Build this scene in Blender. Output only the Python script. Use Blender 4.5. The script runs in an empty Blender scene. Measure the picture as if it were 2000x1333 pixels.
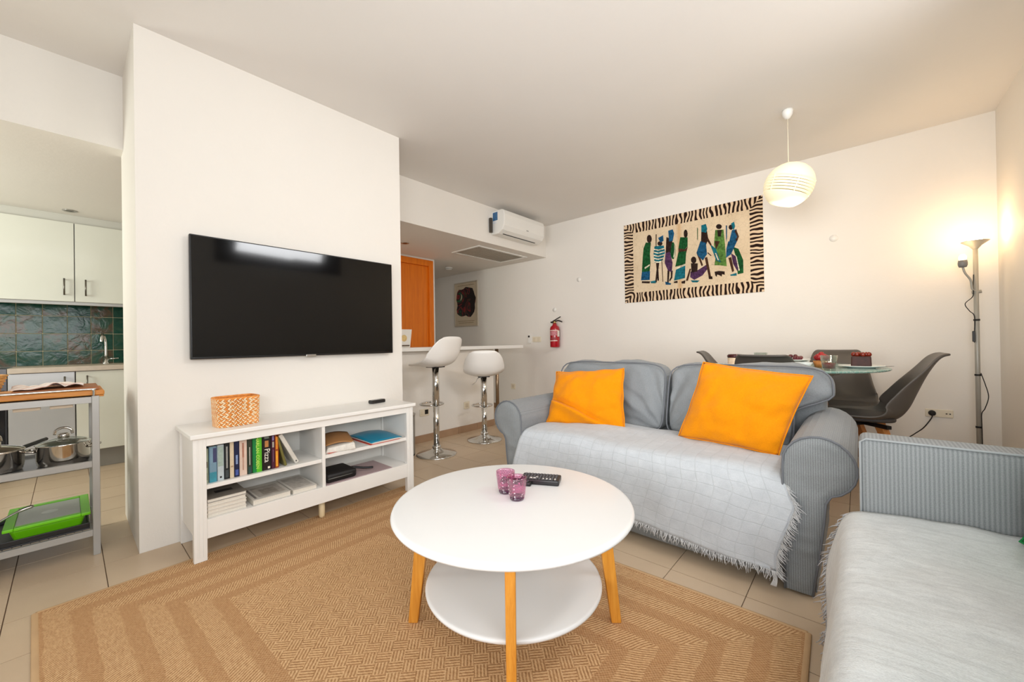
import bpy, bmesh, math, random
from mathutils import Vector, Matrix, noise
random.seed(7)
PI = math.pi
scene = bpy.context.scene
COL = scene.collection

# ------------------------------------------------------------------ camera
cam_data = bpy.data.cameras.new('camera')
cam_data.sensor_width = 36.0
cam_data.sensor_fit = 'HORIZONTAL'
cam_data.lens = 767.7 / 2000 * 36.0
cam_data.clip_start = 0.03
cam = bpy.data.objects.new('camera', cam_data)
COL.objects.link(cam)
yaw, pitch, roll = math.radians(-41.494), math.radians(0.2306), math.radians(-0.9023)
fw = Vector((math.sin(yaw) * math.cos(pitch), math.cos(yaw) * math.cos(pitch), math.sin(pitch)))
rt0 = Vector((math.cos(yaw), -math.sin(yaw), 0))
up0 = rt0.cross(fw)
rt = rt0 * math.cos(roll) + up0 * math.sin(roll)
up = -rt0 * math.sin(roll) + up0 * math.cos(roll)
cam.matrix_world = Matrix(((rt.x, up.x, -fw.x, 0), (rt.y, up.y, -fw.y, 0), (rt.z, up.z, -fw.z, 1.0), (0, 0, 0, 1)))
scene.camera = cam

# ------------------------------------------------------------------ world and exposure
scene.view_settings.view_transform = 'Standard'
scene.view_settings.look = 'None'
scene.view_settings.gamma = 1.0
scene.view_settings.use_curve_mapping = False
scene.view_settings.exposure = 0.12
world = bpy.data.worlds.new('world')
scene.world = world
world.use_nodes = True
wbg = world.node_tree.nodes['Background']
wbg.inputs['Color'].default_value = (0.80, 0.90, 1.0, 1)
wbg.inputs['Strength'].default_value = 0.3

# ------------------------------------------------------------------ daylight through the windows, plus an added fill
def area(name, loc, target, sx, sy, power, col):
    l = bpy.data.lights.new(name, 'AREA')
    l.shape = 'RECTANGLE'; l.size = sx; l.size_y = sy; l.energy = power; l.color = col
    o = bpy.data.objects.new(name, l); COL.objects.link(o)
    o.location = loc
    d = (Vector(target) - Vector(loc)).normalized()
    o.rotation_euler = d.to_track_quat('-Z', 'Y').to_euler()
    return o
area('added_upward_fill', (0.70, -0.25, 1.35), (-1.6, 1.2, 2.62), 2.1, 0.7, 61, (0.965, 0.985, 1.0))  # added fill light, aimed up to brighten the ceiling from an unseen opening
hw = area('daylight_high_window', (0.70, 1.97, 2.33), (-3.0, 2.6, 0.6), 1.14, 0.26, 14, (0.975, 0.985, 1.0))
hw.data.spread = math.radians(130)
pd = area('daylight_patio_door', (-0.4, -1.82, 1.3), (-1.2, 4.4, 1.7), 1.6, 1.8, 15, (0.97, 0.985, 1.0))
pd.data.spread = math.radians(60)
area('daylight_kitchen_window', (-4.0, -1.82, 1.55), (-4.0, 1.6, 2.0), 1.0, 0.9, 33, (0.96, 1.0, 0.92))

# ------------------------------------------------------------------ helpers: colour and materials
def lin(c):
    def f(v):
        v = v / 255.0
        return v / 12.92 if v <= 0.04045 else ((v + 0.055) / 1.055) ** 2.4
    return (f(c[0]), f(c[1]), f(c[2]), 1.0)

class NT:
    def __init__(s, name):
        s.m = bpy.data.materials.new(name); s.m.use_nodes = True
        s.t = s.m.node_tree; s.p = s.t.nodes['Principled BSDF']
    def n(s, typ, **kw):
        nd = s.t.nodes.new(typ)
        for k, v in kw.items():
            setattr(nd, k, v)
        return nd
    def link(s, a, b): s.t.links.new(a, b)
    def setin(s, sock, v):
        if isinstance(v, bpy.types.NodeSocket): s.link(v, sock)
        else: sock.default_value = v
    def math(s, op, a, b=0.0, c=None):
        nd = s.n('ShaderNodeMath', operation=op)
        s.setin(nd.inputs[0], a); s.setin(nd.inputs[1], b)
        if c is not None: s.setin(nd.inputs[2], c)
        return nd.outputs[0]
    def mix(s, f, a, b, blend='MIX'):
        nd = s.n('ShaderNodeMix', data_type='RGBA', blend_type=blend)
        s.setin(nd.inputs[0], f); s.setin(nd.inputs[6], a); s.setin(nd.inputs[7], b)
        return nd.outputs[2]
    def coord(s, which='Object'):
        return s.n('ShaderNodeTexCoord').outputs[which]
    def mapped(s, vec, scale=(1, 1, 1), rot=(0, 0, 0), loc=(0, 0, 0)):
        nd = s.n('ShaderNodeMapping')
        s.link(vec, nd.inputs[0])
        nd.inputs['Scale'].default_value = scale; nd.inputs['Rotation'].default_value = rot; nd.inputs['Location'].default_value = loc
        return nd.outputs[0]
    def noise(s, vec, scale=5, detail=3, rough=.5, dist=0):
        nd = s.n('ShaderNodeTexNoise')
        s.link(vec, nd.inputs['Vector']); nd.inputs['Scale'].default_value = scale
        nd.inputs['Detail'].default_value = detail; nd.inputs['Roughness'].default_value = rough; nd.inputs['Distortion'].default_value = dist
        return nd.outputs['Fac']
    def ramp(s, f, stops):
        nd = s.n('ShaderNodeValToRGB'); s.link(f, nd.inputs[0])
        e = nd.color_ramp.elements
        while len(e) < len(stops): e.new(0.5)
        for el, (p, c) in zip(e, stops):
            el.position = p; el.color = c
        return nd.outputs['Color']
    def sep(s, vec):
        nd = s.n('ShaderNodeSeparateXYZ'); s.link(vec, nd.inputs[0]); return nd.outputs
    def bump(s, h, strength=.3, dist=.01):
        nd = s.n('ShaderNodeBump'); s.link(h, nd.inputs['Height'])
        nd.inputs['Strength'].default_value = strength; nd.inputs['Distance'].default_value = dist
        s.link(nd.outputs[0], s.p.inputs['Normal'])
    def base(s, col=None, rough=.5, metal=0.0, spec=.5, coat=0.0):
        if col is not None: s.setin(s.p.inputs['Base Color'], col)
        s.p.inputs['Roughness'].default_value = rough
        s.p.inputs['Metallic'].default_value = metal
        s.p.inputs['Specular IOR Level'].default_value = spec
        s.p.inputs['Coat Weight'].default_value = coat
        return s.m

MATS = {}
def mat(name, col, rough=.5, metal=0.0, spec=.5, var=0.06, vscale=6.0, bump=0.0, bscale=120.0, coat=0.0, bdist=.002):
    """plain surface with a little procedural colour variation and fine relief"""
    if name in MATS: return MATS[name]
    t = NT(name); c = lin(col)
    v = t.coord()
    n1 = t.noise(v, vscale, 4)
    hi = tuple(min(1, x * (1 + var)) for x in c[:3]) + (1,)
    lo = tuple(x * (1 - var) for x in c[:3]) + (1,)
    t.base(t.ramp(n1, [(0.3, lo), (0.7, hi)]), rough, metal, spec, coat)
    if bump > 0:
        t.bump(t.noise(v, bscale, 3), bump, bdist)
    MATS[name] = t.m
    return t.m

def glass(name, col, rough=.02, ior=1.45, trans=1.0):
    t = NT(name); t.base(lin(col), rough)
    t.p.inputs['Transmission Weight'].default_value = trans; t.p.inputs['IOR'].default_value = ior
    return t.m

def thinglass(name, col, gloss=.12, rough=.03):
    """thin-walled glass: tinted see-through with a clear surface reflection"""
    t = NT(name)
    tr = t.n('ShaderNodeBsdfTransparent'); tr.inputs[0].default_value = lin(col)
    gl = t.n('ShaderNodeBsdfGlossy'); gl.inputs['Roughness'].default_value = rough
    lw = t.n('ShaderNodeLayerWeight'); lw.inputs['Blend'].default_value = .35
    mx = t.n('ShaderNodeMixShader'); t.link(t.math('ADD', t.math('MULTIPLY', lw.outputs['Facing'], .45), gloss * .5), mx.inputs[0])
    t.link(tr.outputs[0], mx.inputs[1]); t.link(gl.outputs[0], mx.inputs[2])
    t.link(mx.outputs[0], t.t.nodes['Material Output'].inputs[0])
    return t.m

def emit(name, col, strength):
    t = NT(name); t.base(lin(col), .4)
    t.p.inputs['Emission Color'].default_value = lin(col); t.p.inputs['Emission Strength'].default_value = strength
    return t.m

# ------------------------------------------------------------------ helpers: meshes
def chain(o):
    m = o.matrix_basis.copy()
    while o.parent is not None:
        o = o.parent; m = o.matrix_basis @ m
    return m

class MB:
    def __init__(s): s.v = []; s.f = []; s.mi = []; s.uv = None; s.cur = 0; s.weld = False
    def _add(s, vs, fs):
        o = len(s.v); s.v += [tuple(v) for v in vs]
        s.f += [tuple(i + o for i in f) for f in fs]; s.mi += [s.cur] * len(fs)
        return s
    def box(s, x0, x1, y0, y1, z0, z1):
        vs = [(x0, y0, z0), (x1, y0, z0), (x1, y1, z0), (x0, y1, z0), (x0, y0, z1), (x1, y0, z1), (x1, y1, z1), (x0, y1, z1)]
        return s._add(vs, [(0, 3, 2, 1), (4, 5, 6, 7), (0, 1, 5, 4), (1, 2, 6, 5), (2, 3, 7, 6), (3, 0, 4, 7)])
    def hexa(s, lo, hi):
        """8-corner solid from two matching quads (counter-clockwise seen from hi)"""
        return s._add(list(lo) + list(hi), [(0, 3, 2, 1), (4, 5, 6, 7), (0, 1, 5, 4), (1, 2, 6, 5), (2, 3, 7, 6), (3, 0, 4, 7)])
    def bar(s, a, b, w, h=None, upv=(0, 0, 1)):
        h = h or w; a = Vector(a); b = Vector(b); d = (b - a).normalized(); u = Vector(upv)
        if abs(d.dot(u)) > .98: u = Vector((1, 0, 0))
        x = d.cross(u).normalized(); y = x.cross(d)
        q = lambda c: [c - x * w / 2 - y * h / 2, c + x * w / 2 - y * h / 2, c + x * w / 2 + y * h / 2, c - x * w / 2 + y * h / 2]
        return s._add(q(a) + q(b), [(0, 1, 2, 3), (7, 6, 5, 4), (0, 4, 5, 1), (1, 5, 6, 2), (2, 6, 7, 3), (3, 7, 4, 0)])
    def taper(s, a, b, wa, wb, ang=0.0):
        """square bar that tapers from a to b"""
        a = Vector(a); b = Vector(b); x = Vector((math.cos(ang), math.sin(ang), 0)); y = Vector((-math.sin(ang), math.cos(ang), 0))
        q = lambda c, w: [c - x * w[0] / 2 - y * w[1] / 2, c + x * w[0] / 2 - y * w[1] / 2, c + x * w[0] / 2 + y * w[1] / 2, c - x * w[0] / 2 + y * w[1] / 2]
        return s._add(q(b, wb) + q(a, wa), [(0, 3, 2, 1), (4, 5, 6, 7), (0, 1, 5, 4), (1, 2, 6, 5), (2, 3, 7, 6), (3, 0, 4, 7)])
    def tube(s, path, r, n=10, closed=False):
        P = [Vector(p) for p in path]; m = len(P); rs = r if isinstance(r, (list, tuple)) else [r] * m
        rings = []; prev = None
        for i in range(m):
            if closed: d = P[(i + 1) % m] - P[i - 1]
            else: d = P[min(i + 1, m - 1)] - P[max(i - 1, 0)]
            d.normalize()
            if prev is None:
                u = Vector((0, 0, 1)) if abs(d.z) < .9 else Vector((1, 0, 0))
                x = d.cross(u).normalized()
            else:
                x = prev - d * prev.dot(d); x.normalize()
            prev = x; y = d.cross(x)
            rings.append([P[i] + (x * math.cos(2 * PI * k / n) + y * math.sin(2 * PI * k / n)) * rs[i] for k in range(n)])
        vs = [v for rg in rings for v in rg]; fs = []
        for i in range(m if closed else m - 1):
            j = (i + 1) % m
            for k in range(n):
                l = (k + 1) % n
                fs.append((i * n + k, i * n + l, j * n + l, j * n + k))
        if not closed:
            fs.append(tuple(range(n - 1, -1, -1))); fs.append(tuple((m - 1) * n + k for k in range(n)))
        return s._add(vs, fs)
    def lathe(s, prof, c=(0, 0, 0), n=32, axis='z'):
        vs = []; fs = []; m = len(prof)
        for (r, z) in prof:
            for k in range(n):
                a = 2 * PI * k / n
                p = (r * math.cos(a), r * math.sin(a), z)
                if axis == 'x': p = (z, r * math.cos(a), r * math.sin(a))
                elif axis == 'y': p = (r * math.sin(a), z, r * math.cos(a))
                vs.append((p[0] + c[0], p[1] + c[1], p[2] + c[2]))
        for i in range(m - 1):
            for k in range(n):
                l = (k + 1) % n
                fs.append((i * n + k, i * n + l, (i + 1) * n + l, (i + 1) * n + k))
        if prof[0][0] > 1e-6: fs.append(tuple(range(n - 1, -1, -1)))
        if prof[-1][0] > 1e-6: fs.append(tuple((m - 1) * n + k for k in range(n)))
        return s._add(vs, fs)
    def prism(s, poly, a, b, plane='xy'):
        n = len(poly)
        def pt(p, h):
            return {'xy': (p[0], p[1], h), 'xz': (p[0], h, p[1]), 'yz': (h, p[0], p[1])}[plane]
        vs = [pt(p, a) for p in poly] + [pt(p, b) for p in poly]
        fs = [tuple(range(n - 1, -1, -1)), tuple(range(n, 2 * n))]
        fs += [(i, (i + 1) % n, n + (i + 1) % n, n + i) for i in range(n)]
        return s._add(vs, fs)
    def grid(s, fn, nu, nv, closed_u=False, uvfn=None):
        vs = []; fs = []
        for j in range(nv + 1):
            for i in range(nu + (0 if closed_u else 1)):
                vs.append(fn(i / nu, j / nv))
        w = nu if closed_u else nu + 1
        for j in range(nv):
            for i in range(nu):
                i2 = (i + 1) % w if closed_u else i + 1
                fs.append((j * w + i, j * w + i2, (j + 1) * w + i2, (j + 1) * w + i))
        o = len(s.v); s._add(vs, fs)
        if uvfn:
            if s.uv is None: s.uv = {}
            for j in range(nv + 1):
                for i in range(w): s.uv[o + j * w + i] = uvfn(i / nu, j / nv)
        return s
    def move(s, mtx, start=0):
        for i in range(start, len(s.v)): s.v[i] = tuple(mtx @ Vector(s.v[i]))
        return s
    def build(s, name, m, parent=None, smooth=False, bevel=0.0, bseg=2, sub=0, solid=0.0, world=False, offset=-1, kind=None, fixn=True):
        me = bpy.data.meshes.new(name)
        if world and parent is not None:
            inv = chain(parent).inverted(); vs = [tuple(inv @ Vector(v)) for v in s.v]
        else: vs = s.v
        me.from_pydata(vs, [], s.f)
        ms = m if isinstance(m, (list, tuple)) else [m]
        for x in ms: me.materials.append(x)
        if len(ms) > 1:
            for p, i in zip(me.polygons, s.mi): p.material_index = i
        if s.uv:
            ul = me.uv_layers.new(name='UVMap')
            for lp in me.loops: ul.data[lp.index].uv = s.uv.get(lp.vertex_index, (0, 0))
        if fixn:
            b = bmesh.new(); b.from_mesh(me)
            if s.weld: bmesh.ops.remove_doubles(b, verts=b.verts[:], dist=1e-4)
            bmesh.ops.recalc_face_normals(b, faces=b.faces[:]); b.to_mesh(me); b.free()
        if smooth:
            me.polygons.foreach_set('use_smooth', [True] * len(me.polygons))
        me.update()
        o = bpy.data.objects.new(name, me); COL.objects.link(o)
        if parent is not None: o.parent = parent
        if solid:
            md = o.modifiers.new('solid', 'SOLIDIFY'); md.thickness = solid; md.offset = offset
        if bevel:
            md = o.modifiers.new('bevel', 'BEVEL'); md.width = bevel; md.segments = bseg; md.limit_method = 'ANGLE'; md.angle_limit = math.radians(40)
            md.harden_normals = False
            if smooth is False and bseg > 1: me.polygons.foreach_set('use_smooth', [False] * len(me.polygons))
        if sub:
            md = o.modifiers.new('sub', 'SUBSURF'); md.levels = sub; md.render_levels = sub
        if kind: o['kind'] = kind
        return o

def thing(name, label, cat, loc=(0, 0, 0), rz=0.0, group=None):
    o = bpy.data.objects.new(name, None); COL.objects.link(o)
    o.empty_display_size = .1
    o.matrix_basis = Matrix.Translation(loc) @ Matrix.Rotation(rz, 4, 'Z')
    tag(o, label, cat, group)
    return o
def tag(o, label, cat, group=None):
    o['label'] = label; o['category'] = cat
    if group: o['group'] = group
    return o
def struct(o):
    o['kind'] = 'structure'; return o
def dup(root, loc, rz, label=None):
    """a copy of a thing with copies of its parts and sub-parts"""
    r = root.copy(); COL.objects.link(r); r.matrix_basis = Matrix.Translation(loc) @ Matrix.Rotation(rz, 4, 'Z')
    if label: r['label'] = label
    for ch in list(root.children):
        c = ch.copy(); COL.objects.link(c); c.parent = r
        for g in list(ch.children):
            d = g.copy(); COL.objects.link(d); d.parent = c
    return r
def text_mesh(body, size, depth=0.0):
    cu = bpy.data.curves.new('txt', 'FONT'); cu.body = body; cu.size = size; cu.extrude = depth; cu.align_x = 'CENTER'; cu.align_y = 'CENTER'
    cu.resolution_u = 2
    to = bpy.data.objects.new('txt', cu); COL.objects.link(to)
    dg = bpy.context.evaluated_depsgraph_get(); dg.update()
    me = bpy.data.meshes.new_from_object(to.evaluated_get(dg))
    bpy.data.objects.remove(to); bpy.data.curves.remove(cu)
    return me
def text_obj(name, body, size, m, parent, mtx):
    me = text_mesh(body, size); me.materials.clear(); me.materials.append(m)
    me.transform(mtx)
    o = bpy.data.objects.new(name, me); COL.objects.link(o); o.parent = parent
    return o
def smoothpath(pts, n=8):
    """Catmull-Rom through the points"""
    P = [Vector(p) for p in pts]; P = [P[0] * 2 - P[1]] + P + [P[-1] * 2 - P[-2]]; out = []
    for i in range(1, len(P) - 2):
        for k in range(n):
            t = k / n; a, b, c, d = P[i - 1], P[i], P[i + 1], P[i + 2]
            out.append(.5 * ((2 * b) + (c - a) * t + (2 * a - 5 * b + 4 * c - d) * t * t + (3 * b - a - 3 * c + d) * t ** 3))
    out.append(P[-2]); return out
# ------------------------------------------------------------------ shared materials
def wall_mat(name, col, bump=.12):
    t = NT(name); c = lin(col); v = t.coord()
    n1 = t.noise(v, 1.7, 4)
    t.base(t.ramp(n1, [(.3, tuple(x * .975 for x in c[:3]) + (1,)), (.7, c)]), .62, 0, .25)
    h = t.math('ADD', t.math('MULTIPLY', t.noise(v, 38, 3), .7), t.math('MULTIPLY', t.noise(v, 160, 2), .3))
    t.bump(h, bump, .004)
    return t.m
WALL = wall_mat('white_wall_paint', (238, 233, 225), .22)
CEIL = wall_mat('white_ceiling_paint', (238, 234, 229), .12)
WHITE = mat('white_lacquer', (240, 238, 233), .38, var=.015, bump=.03, bscale=60)
WHITEP = mat('white_plastic', (238, 236, 230), .32, var=.01)
CHROME = mat('chrome', (215, 215, 213), .12, 1.0, var=.03)
STEEL = mat('brushed_steel', (190, 188, 184), .28, 1.0, var=.06, bump=.05, bscale=300)
SILVER = mat('silver_paint', (174, 172, 168), .4, .35, var=.04)
BLACK = mat('black_plastic', (16, 16, 18), .35, var=.1)
BLACKM = mat('black_rubber', (22, 21, 21), .7, var=.1)
GREYP = mat('grey_plastic', (125, 124, 122), .45, var=.04)
def wood(name, c1, c2, scale=6.0, axis=2, rough=.45):
    t = NT(name); v = t.coord()
    sc = [1, 1, 1]; sc[axis] = .07
    m = t.mapped(v, tuple(x * scale * 8 for x in sc))
    n1 = t.noise(m, 1.6, 6, .6, .6)
    n2 = t.noise(m, 7.0, 3, .5)
    f = t.math('ADD', t.math('MULTIPLY', n1, .75), t.math('MULTIPLY', n2, .25))
    t.base(t.ramp(f, [(.32, lin(c2)), (.68, lin(c1))]), rough, 0, .4)
    t.bump(n1, .08, .002)
    return t.m
OAK = wood('honey_oak', (224, 158, 62), (196, 122, 36))
BEECH = wood('beech', (205, 140, 78), (176, 108, 52))
BUTCHER = wood('oiled_board', (226, 158, 78), (190, 112, 44), axis=1)
DARKWOOD = wood('dark_acacia_board', (176, 112, 66), (134, 78, 42), axis=1)
ORANGEDOOR = wood('orange_beech_door', (236, 130, 22), (216, 108, 10), scale=3.0, axis=2, rough=.4)

# ------------------------------------------------------------------ room shell
CE = 2.594; XW = -2.64; YB = 4.374; XR = .744; XB = -3.217; SOF = 2.163; YN = -1.9; XK = -5.40
# floor: mortar bed plus single tiles
t = NT('grout'); v = t.coord(); t.base(t.ramp(t.noise(v, 20, 3), [(.3, lin((112, 92, 74))), (.7, lin((132, 110, 90)))]), .9)
GROUT = t.m
t = NT('beige_floor_tile'); v = t.coord()
oi = t.n('ShaderNodeObjectInfo').outputs['Random']
geo = t.n('ShaderNodeNewGeometry').outputs['Position']
n1 = t.noise(geo, 2.6, 4); n2 = t.noise(geo, 260, 2)
ca = t.ramp(n1, [(.25, lin((200, 176, 148))), (.75, lin((214, 192, 164)))])
ca = t.mix(t.math('MULTIPLY', oi, .22), ca, lin((188, 166, 140)))
ca = t.mix(t.math('MULTIPLY', n2, .22), ca, lin((176, 154, 130)))
t.base(ca, .34, 0, .4); t.bump(n2, .05, .001)
TILE = t.m
floor = struct(MB().box(-5.9, .86, -2.0, 4.5, -.09, -.004).build('floor', GROUT))
PX, PY = .287, .2715
X0, Y0 = -.345, 1.735
G = .0035
tile_me = None
def cam_px(p):
    d = Vector(p) - Vector((0, 0, 1.0)); z = d.dot(fw)
    if z < .05: return None
    return (1000 + 767.7 * d.dot(rt) / z, 666.5 - 767.7 * d.dot(up) / z, z)
cells = []
for i in range(-20, 5):
    for j in range(-14, 11):
        x, y = X0 + (i + .5) * PX, Y0 + (j + .5) * PY
        if x < -5.55 or x > .75 or y < -1.9 or y > 4.4: continue
        if -3.2 < x < -2.78 and .36 < y < 1.56: continue
        q = cam_px((x, y, 0)); vis = q is not None and -60 < q[0] < 2060 and q[1] < 1430
        if -2.15 < x < -.38 and .12 < y < 1.42: vis = False
        if -1.55 < x < -.3 and 2.1 < y < 2.7: vis = False
        cells.append((0 if vis else 1, math.hypot(x, y), x, y))
cells.sort()
tb = MB().box(-PX / 2 + G / 2, PX / 2 - G / 2, -PY / 2 + G / 2, PY / 2 - G / 2, -.008, 0)
rest = MB(); first = None
for k, (hid, d, x, y) in enumerate(cells):
    if hid or k >= 290:
        rest.box(x - PX / 2 + G / 2, x + PX / 2 - G / 2, y - PY / 2 + G / 2, y + PY / 2 - G / 2, -.008, 0)
        continue
    if first is None:
        first = tb.build('tile', TILE, floor); o = first
    else:
        o = first.copy(); COL.objects.link(o); o.parent = floor
    o.location = (x, y, 0)
rest.build('tile_field', TILE, floor, kind='stuff')

struct(MB().box(XB, XR + .1, YN - .1, YB + .1, CE, CE + .1).build('ceiling', CEIL))
bulk = struct(MB().box(-5.9, XB, YN - .1, YB + .1, SOF, CE + .1).build('wall_bulkhead', WALL))
struct(MB().box(-3.34, XW, .224, 1.705, 0, CE).build('wall_tv', WALL))
struct(MB().box(-5.9, XR + .1, YB, YB + .1, -.05, CE).build('wall_back', WALL))
w = MB()
for a in [(-2.0, -1.3, 0, CE), (-1.3, .8, 0, .95), (-1.3, .8, 2.3, CE), (.8, 1.4, 0, CE), (1.4, 2.54, 0, 2.2), (1.4, 2.54, 2.46, CE), (2.54, YB, 0, CE)]:
    w.box(XR, XR + .1, *a)
struct(w.build('wall_right', WALL))
w = MB()
for a in [(-5.9, -4.5, 0, CE), (-4.5, -3.5, 0, 1.1), (-4.5, -3.5, 2.0, CE), (-3.5, -1.9, 0, CE), (-1.9, .4, 2.2, CE), (.4, XR, 0, CE)]:
    w.box(a[0], a[1], YN - .1, YN, a[2], a[3])
struct(w.build('wall_rear', WALL))
kw = struct(MB().box(XK - .1, XK, YN, 1.25, 0, SOF).build('wall_kitchen', WALL))
struct(MB().box(XK, -4.4, 1.2, 1.3, 0, SOF).build('wall_partition', WALL))
w = MB()
w.box(-4.5, -4.4, 1.3, 2.50, 0, SOF).box(-4.5, -4.4, 2.50, 3.30, 2.10, SOF).box(-4.5, -4.4, 3.30, 3.375, 0, SOF)
struct(w.build('wall_corridor', WALL))
struct(MB().box(-5.9, -5.8, 3.2, YB, 0, SOF).build('wall_corridor_end', WALL))
struct(MB().box(-5.8, -4.5, 3.275, 3.375, 0, SOF).build('wall_corridor_side', WALL))
struct(MB().box(-3.445, -3.345, 1.705, 3.43, 0, .925).build('wall_bar', WALL))

# windows (behind the camera, one added for fill light, and high on the right wall: seen in the television)
DKFRAME = mat('dark_window_frame', (38, 30, 26), .45)
WFRAME = mat('white_window_frame', (232, 230, 226), .4, var=.01)
t = NT('window_glass'); t.base((.9, .95, 1, 1), .0)
tr = t.n('ShaderNodeBsdfTransparent'); gl = t.n('ShaderNodeBsdfGlossy'); gl.inputs['Roughness'].default_value = .02
mx = t.n('ShaderNodeMixShader'); mx.inputs[0].default_value = .06
t.link(tr.outputs[0], mx.inputs[1]); t.link(gl.outputs[0], mx.inputs[2])
t.link(mx.outputs[0], t.t.nodes['Material Output'].inputs[0])
PANE = t.m
def window(name, plane, c, a0, a1, z0, z1, fr, m, bars=1):
    b = MB()
    def bx(p0, p1, q0, q1, d0, d1):
        if plane == 'x': b.box(c + d0, c + d1, p0, p1, q0, q1)
        else: b.box(p0, p1, c + d0, c + d1, q0, q1)
    bx(a0, a1, z0, z0 + fr, 0, .06); bx(a0, a1, z1 - fr, z1, 0, .06); bx(a0, a0 + fr, z0 + fr, z1 - fr, 0, .06); bx(a1 - fr, a1, z0 + fr, z1 - fr, 0, .06)
    for k in range(bars):
        q = a0 + (a1 - a0) * (k + 1) / (bars + 1); bx(q - fr / 2, q + fr / 2, z0 + fr, z1 - fr, 0, .06)
    o = struct(b.build(name, m))
    n = bars + 1
    for k in range(n):
        b2 = MB(); p0 = a0 + fr + (a1 - a0 - 2 * fr) * k / n; p1 = a0 + fr + (a1 - a0 - 2 * fr) * (k + 1) / n
        if plane == 'x': b2.box(c + .02, c + .026, p0, p1, z0 + fr, z1 - fr)
        else: b2.box(p0, p1, c + .02, c + .026, z0 + fr, z1 - fr)
        b2.build('pane', PANE, o)
window('window_1', 'x', XR + .03, 1.4, 2.54, 2.2, 2.46, .03, DKFRAME, 1)
window('fill_window', 'x', XR + .03, -1.3, .8, .95, 2.3, .05, WFRAME, 1)  # unseen window, added to carry the upward fill light
window('window_3', 'y', YN - .09, -1.9, .4, 0, 2.2, .06, WFRAME, 1)
window('window_4', 'y', YN - .09, -4.5, -3.5, 1.1, 2.0, .05, WFRAME, 0)
# dark architrave around the high window
b = MB().box(XR - .02, XR, 1.2, 1.4, 2.06, 2.56).box(XR - .02, XR, 2.54, 2.76, 2.06, 2.56).box(XR - .02, XR, 1.4, 2.54, 2.06, 2.2)
struct(b.build('trim_1', DKFRAME, bevel=.004))

# skirting: brown ceramic strips
t = NT('brown_skirting_tile'); geo = t.n('ShaderNodeNewGeometry').outputs['Position']; oi = t.n('ShaderNodeObjectInfo').outputs['Random']
ca = t.ramp(t.noise(geo, 5, 4), [(.3, lin((160, 128, 100))), (.7, lin((178, 146, 116)))])
t.base(t.mix(t.math('MULTIPLY', oi, .3), ca, lin((142, 112, 88))), .42)
SKIRT = t.m
def skirting(name, axis, face, a0, a1, sign, L=.30, h=.075):
    """strip of ceramic pieces along x or y, standing proud of the wall face by 9 mm"""
    b = MB()
    th = .005 * sign
    if axis == 'x': b.box(a0, a1, min(face, face + th), max(face, face + th), 0, h - .002)
    else: b.box(min(face, face + th), max(face, face + th), a0, a1, 0, h - .002)
    root = struct(b.build(name, GROUT))
    n = max(1, round((a1 - a0) / L)); l = (a1 - a0) / n; me = None
    for k in range(n):
        if me is None:
            q = MB()
            f0, f1 = sorted((face, face + .01 * sign))
            if axis == 'x': q.box(.0012, l - .0012, f0, f1, .0, h)
            else: q.box(f0, f1, .0012, l - .0012, .0, h)
            o = q.build('skirting_tile', SKIRT, root, bevel=.0015, bseg=1); me = o
        else:
            o = me.copy(); COL.objects.link(o); o.parent = root
        o.location = (a0 + k * l, 0, 0) if axis == 'x' else (0, a0 + k * l, 0)
skirting('baseboard_back', 'x', YB, -5.8, XR, -1)
skirting('baseboard_bar', 'y', -3.345, 1.705, 3.43, 1)
skirting('baseboard_right', 'y', XR, 2.6, YB - .012, -1)
skirting('baseboard_corridor', 'y', -4.4, 1.31, 2.42, 1)

# orange door in the corridor
d1 = struct(MB().box(-4.46, -4.42, 2.52, 3.28, .01, 2.06).build('door_1', ORANGEDOOR, bevel=.003))
b = MB().box(-4.475, -4.385, 2.44, 2.52, 0, 2.14).box(-4.475, -4.385, 3.28, 3.345, 0, 2.14).box(-4.475, -4.385, 2.52, 3.28, 2.06, 2.14)
b.build('door_frame', ORANGEDOOR, d1, bevel=.003)
b = MB().tube([(-4.42, 2.60, 1.0), (-4.37, 2.60, 1.0), (-4.365, 2.61, 1.0), (-4.365, 2.72, 1.0)], .009).lathe([(.026, 0), (.026, .006)], (-4.42, 2.60, 1.0), 20, 'x')
b.build('door_handle', STEEL, d1, smooth=True)
# ================================================================== television and bench
TVB = mat('tv_bezel', (14, 14, 15), .3, var=.05)
t = NT('tv_glass'); t.base((.003, .003, .0032, 1), .08, 0, .34); t.p.inputs['Coat Weight'].default_value = .12; t.p.inputs['Coat Roughness'].default_value = .05
SCREEN = t.m
tv = thing('television', 'large flat black television hung on the white wall above the bench', 'television', (XW, 1.015, .905))
y0, y1, z0, z1 = .42, 1.595, .938, 1.592
b = MB().box(XW + .024, XW + .052, y0, y1, z0, z1)
b.build('casing', TVB, tv, world=True, bevel=.004)
b = MB().box(XW + .0525, XW + .0545, y0 + .007, y1 - .007, z0 + .012, z1 - .007)
b.build('screen', SCREEN, tv, world=True)
MB().box(XW + .002, XW + .024, .75, 1.27, 1.08, 1.45).build('wall_bracket', BLACK, tv, world=True, bevel=.003)
MB().box(XW + .046, XW + .056, .985, 1.045, z0 - .006, z0 + .008).build('sensor_bar', STEEL, tv, world=True, bevel=.002)

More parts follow.
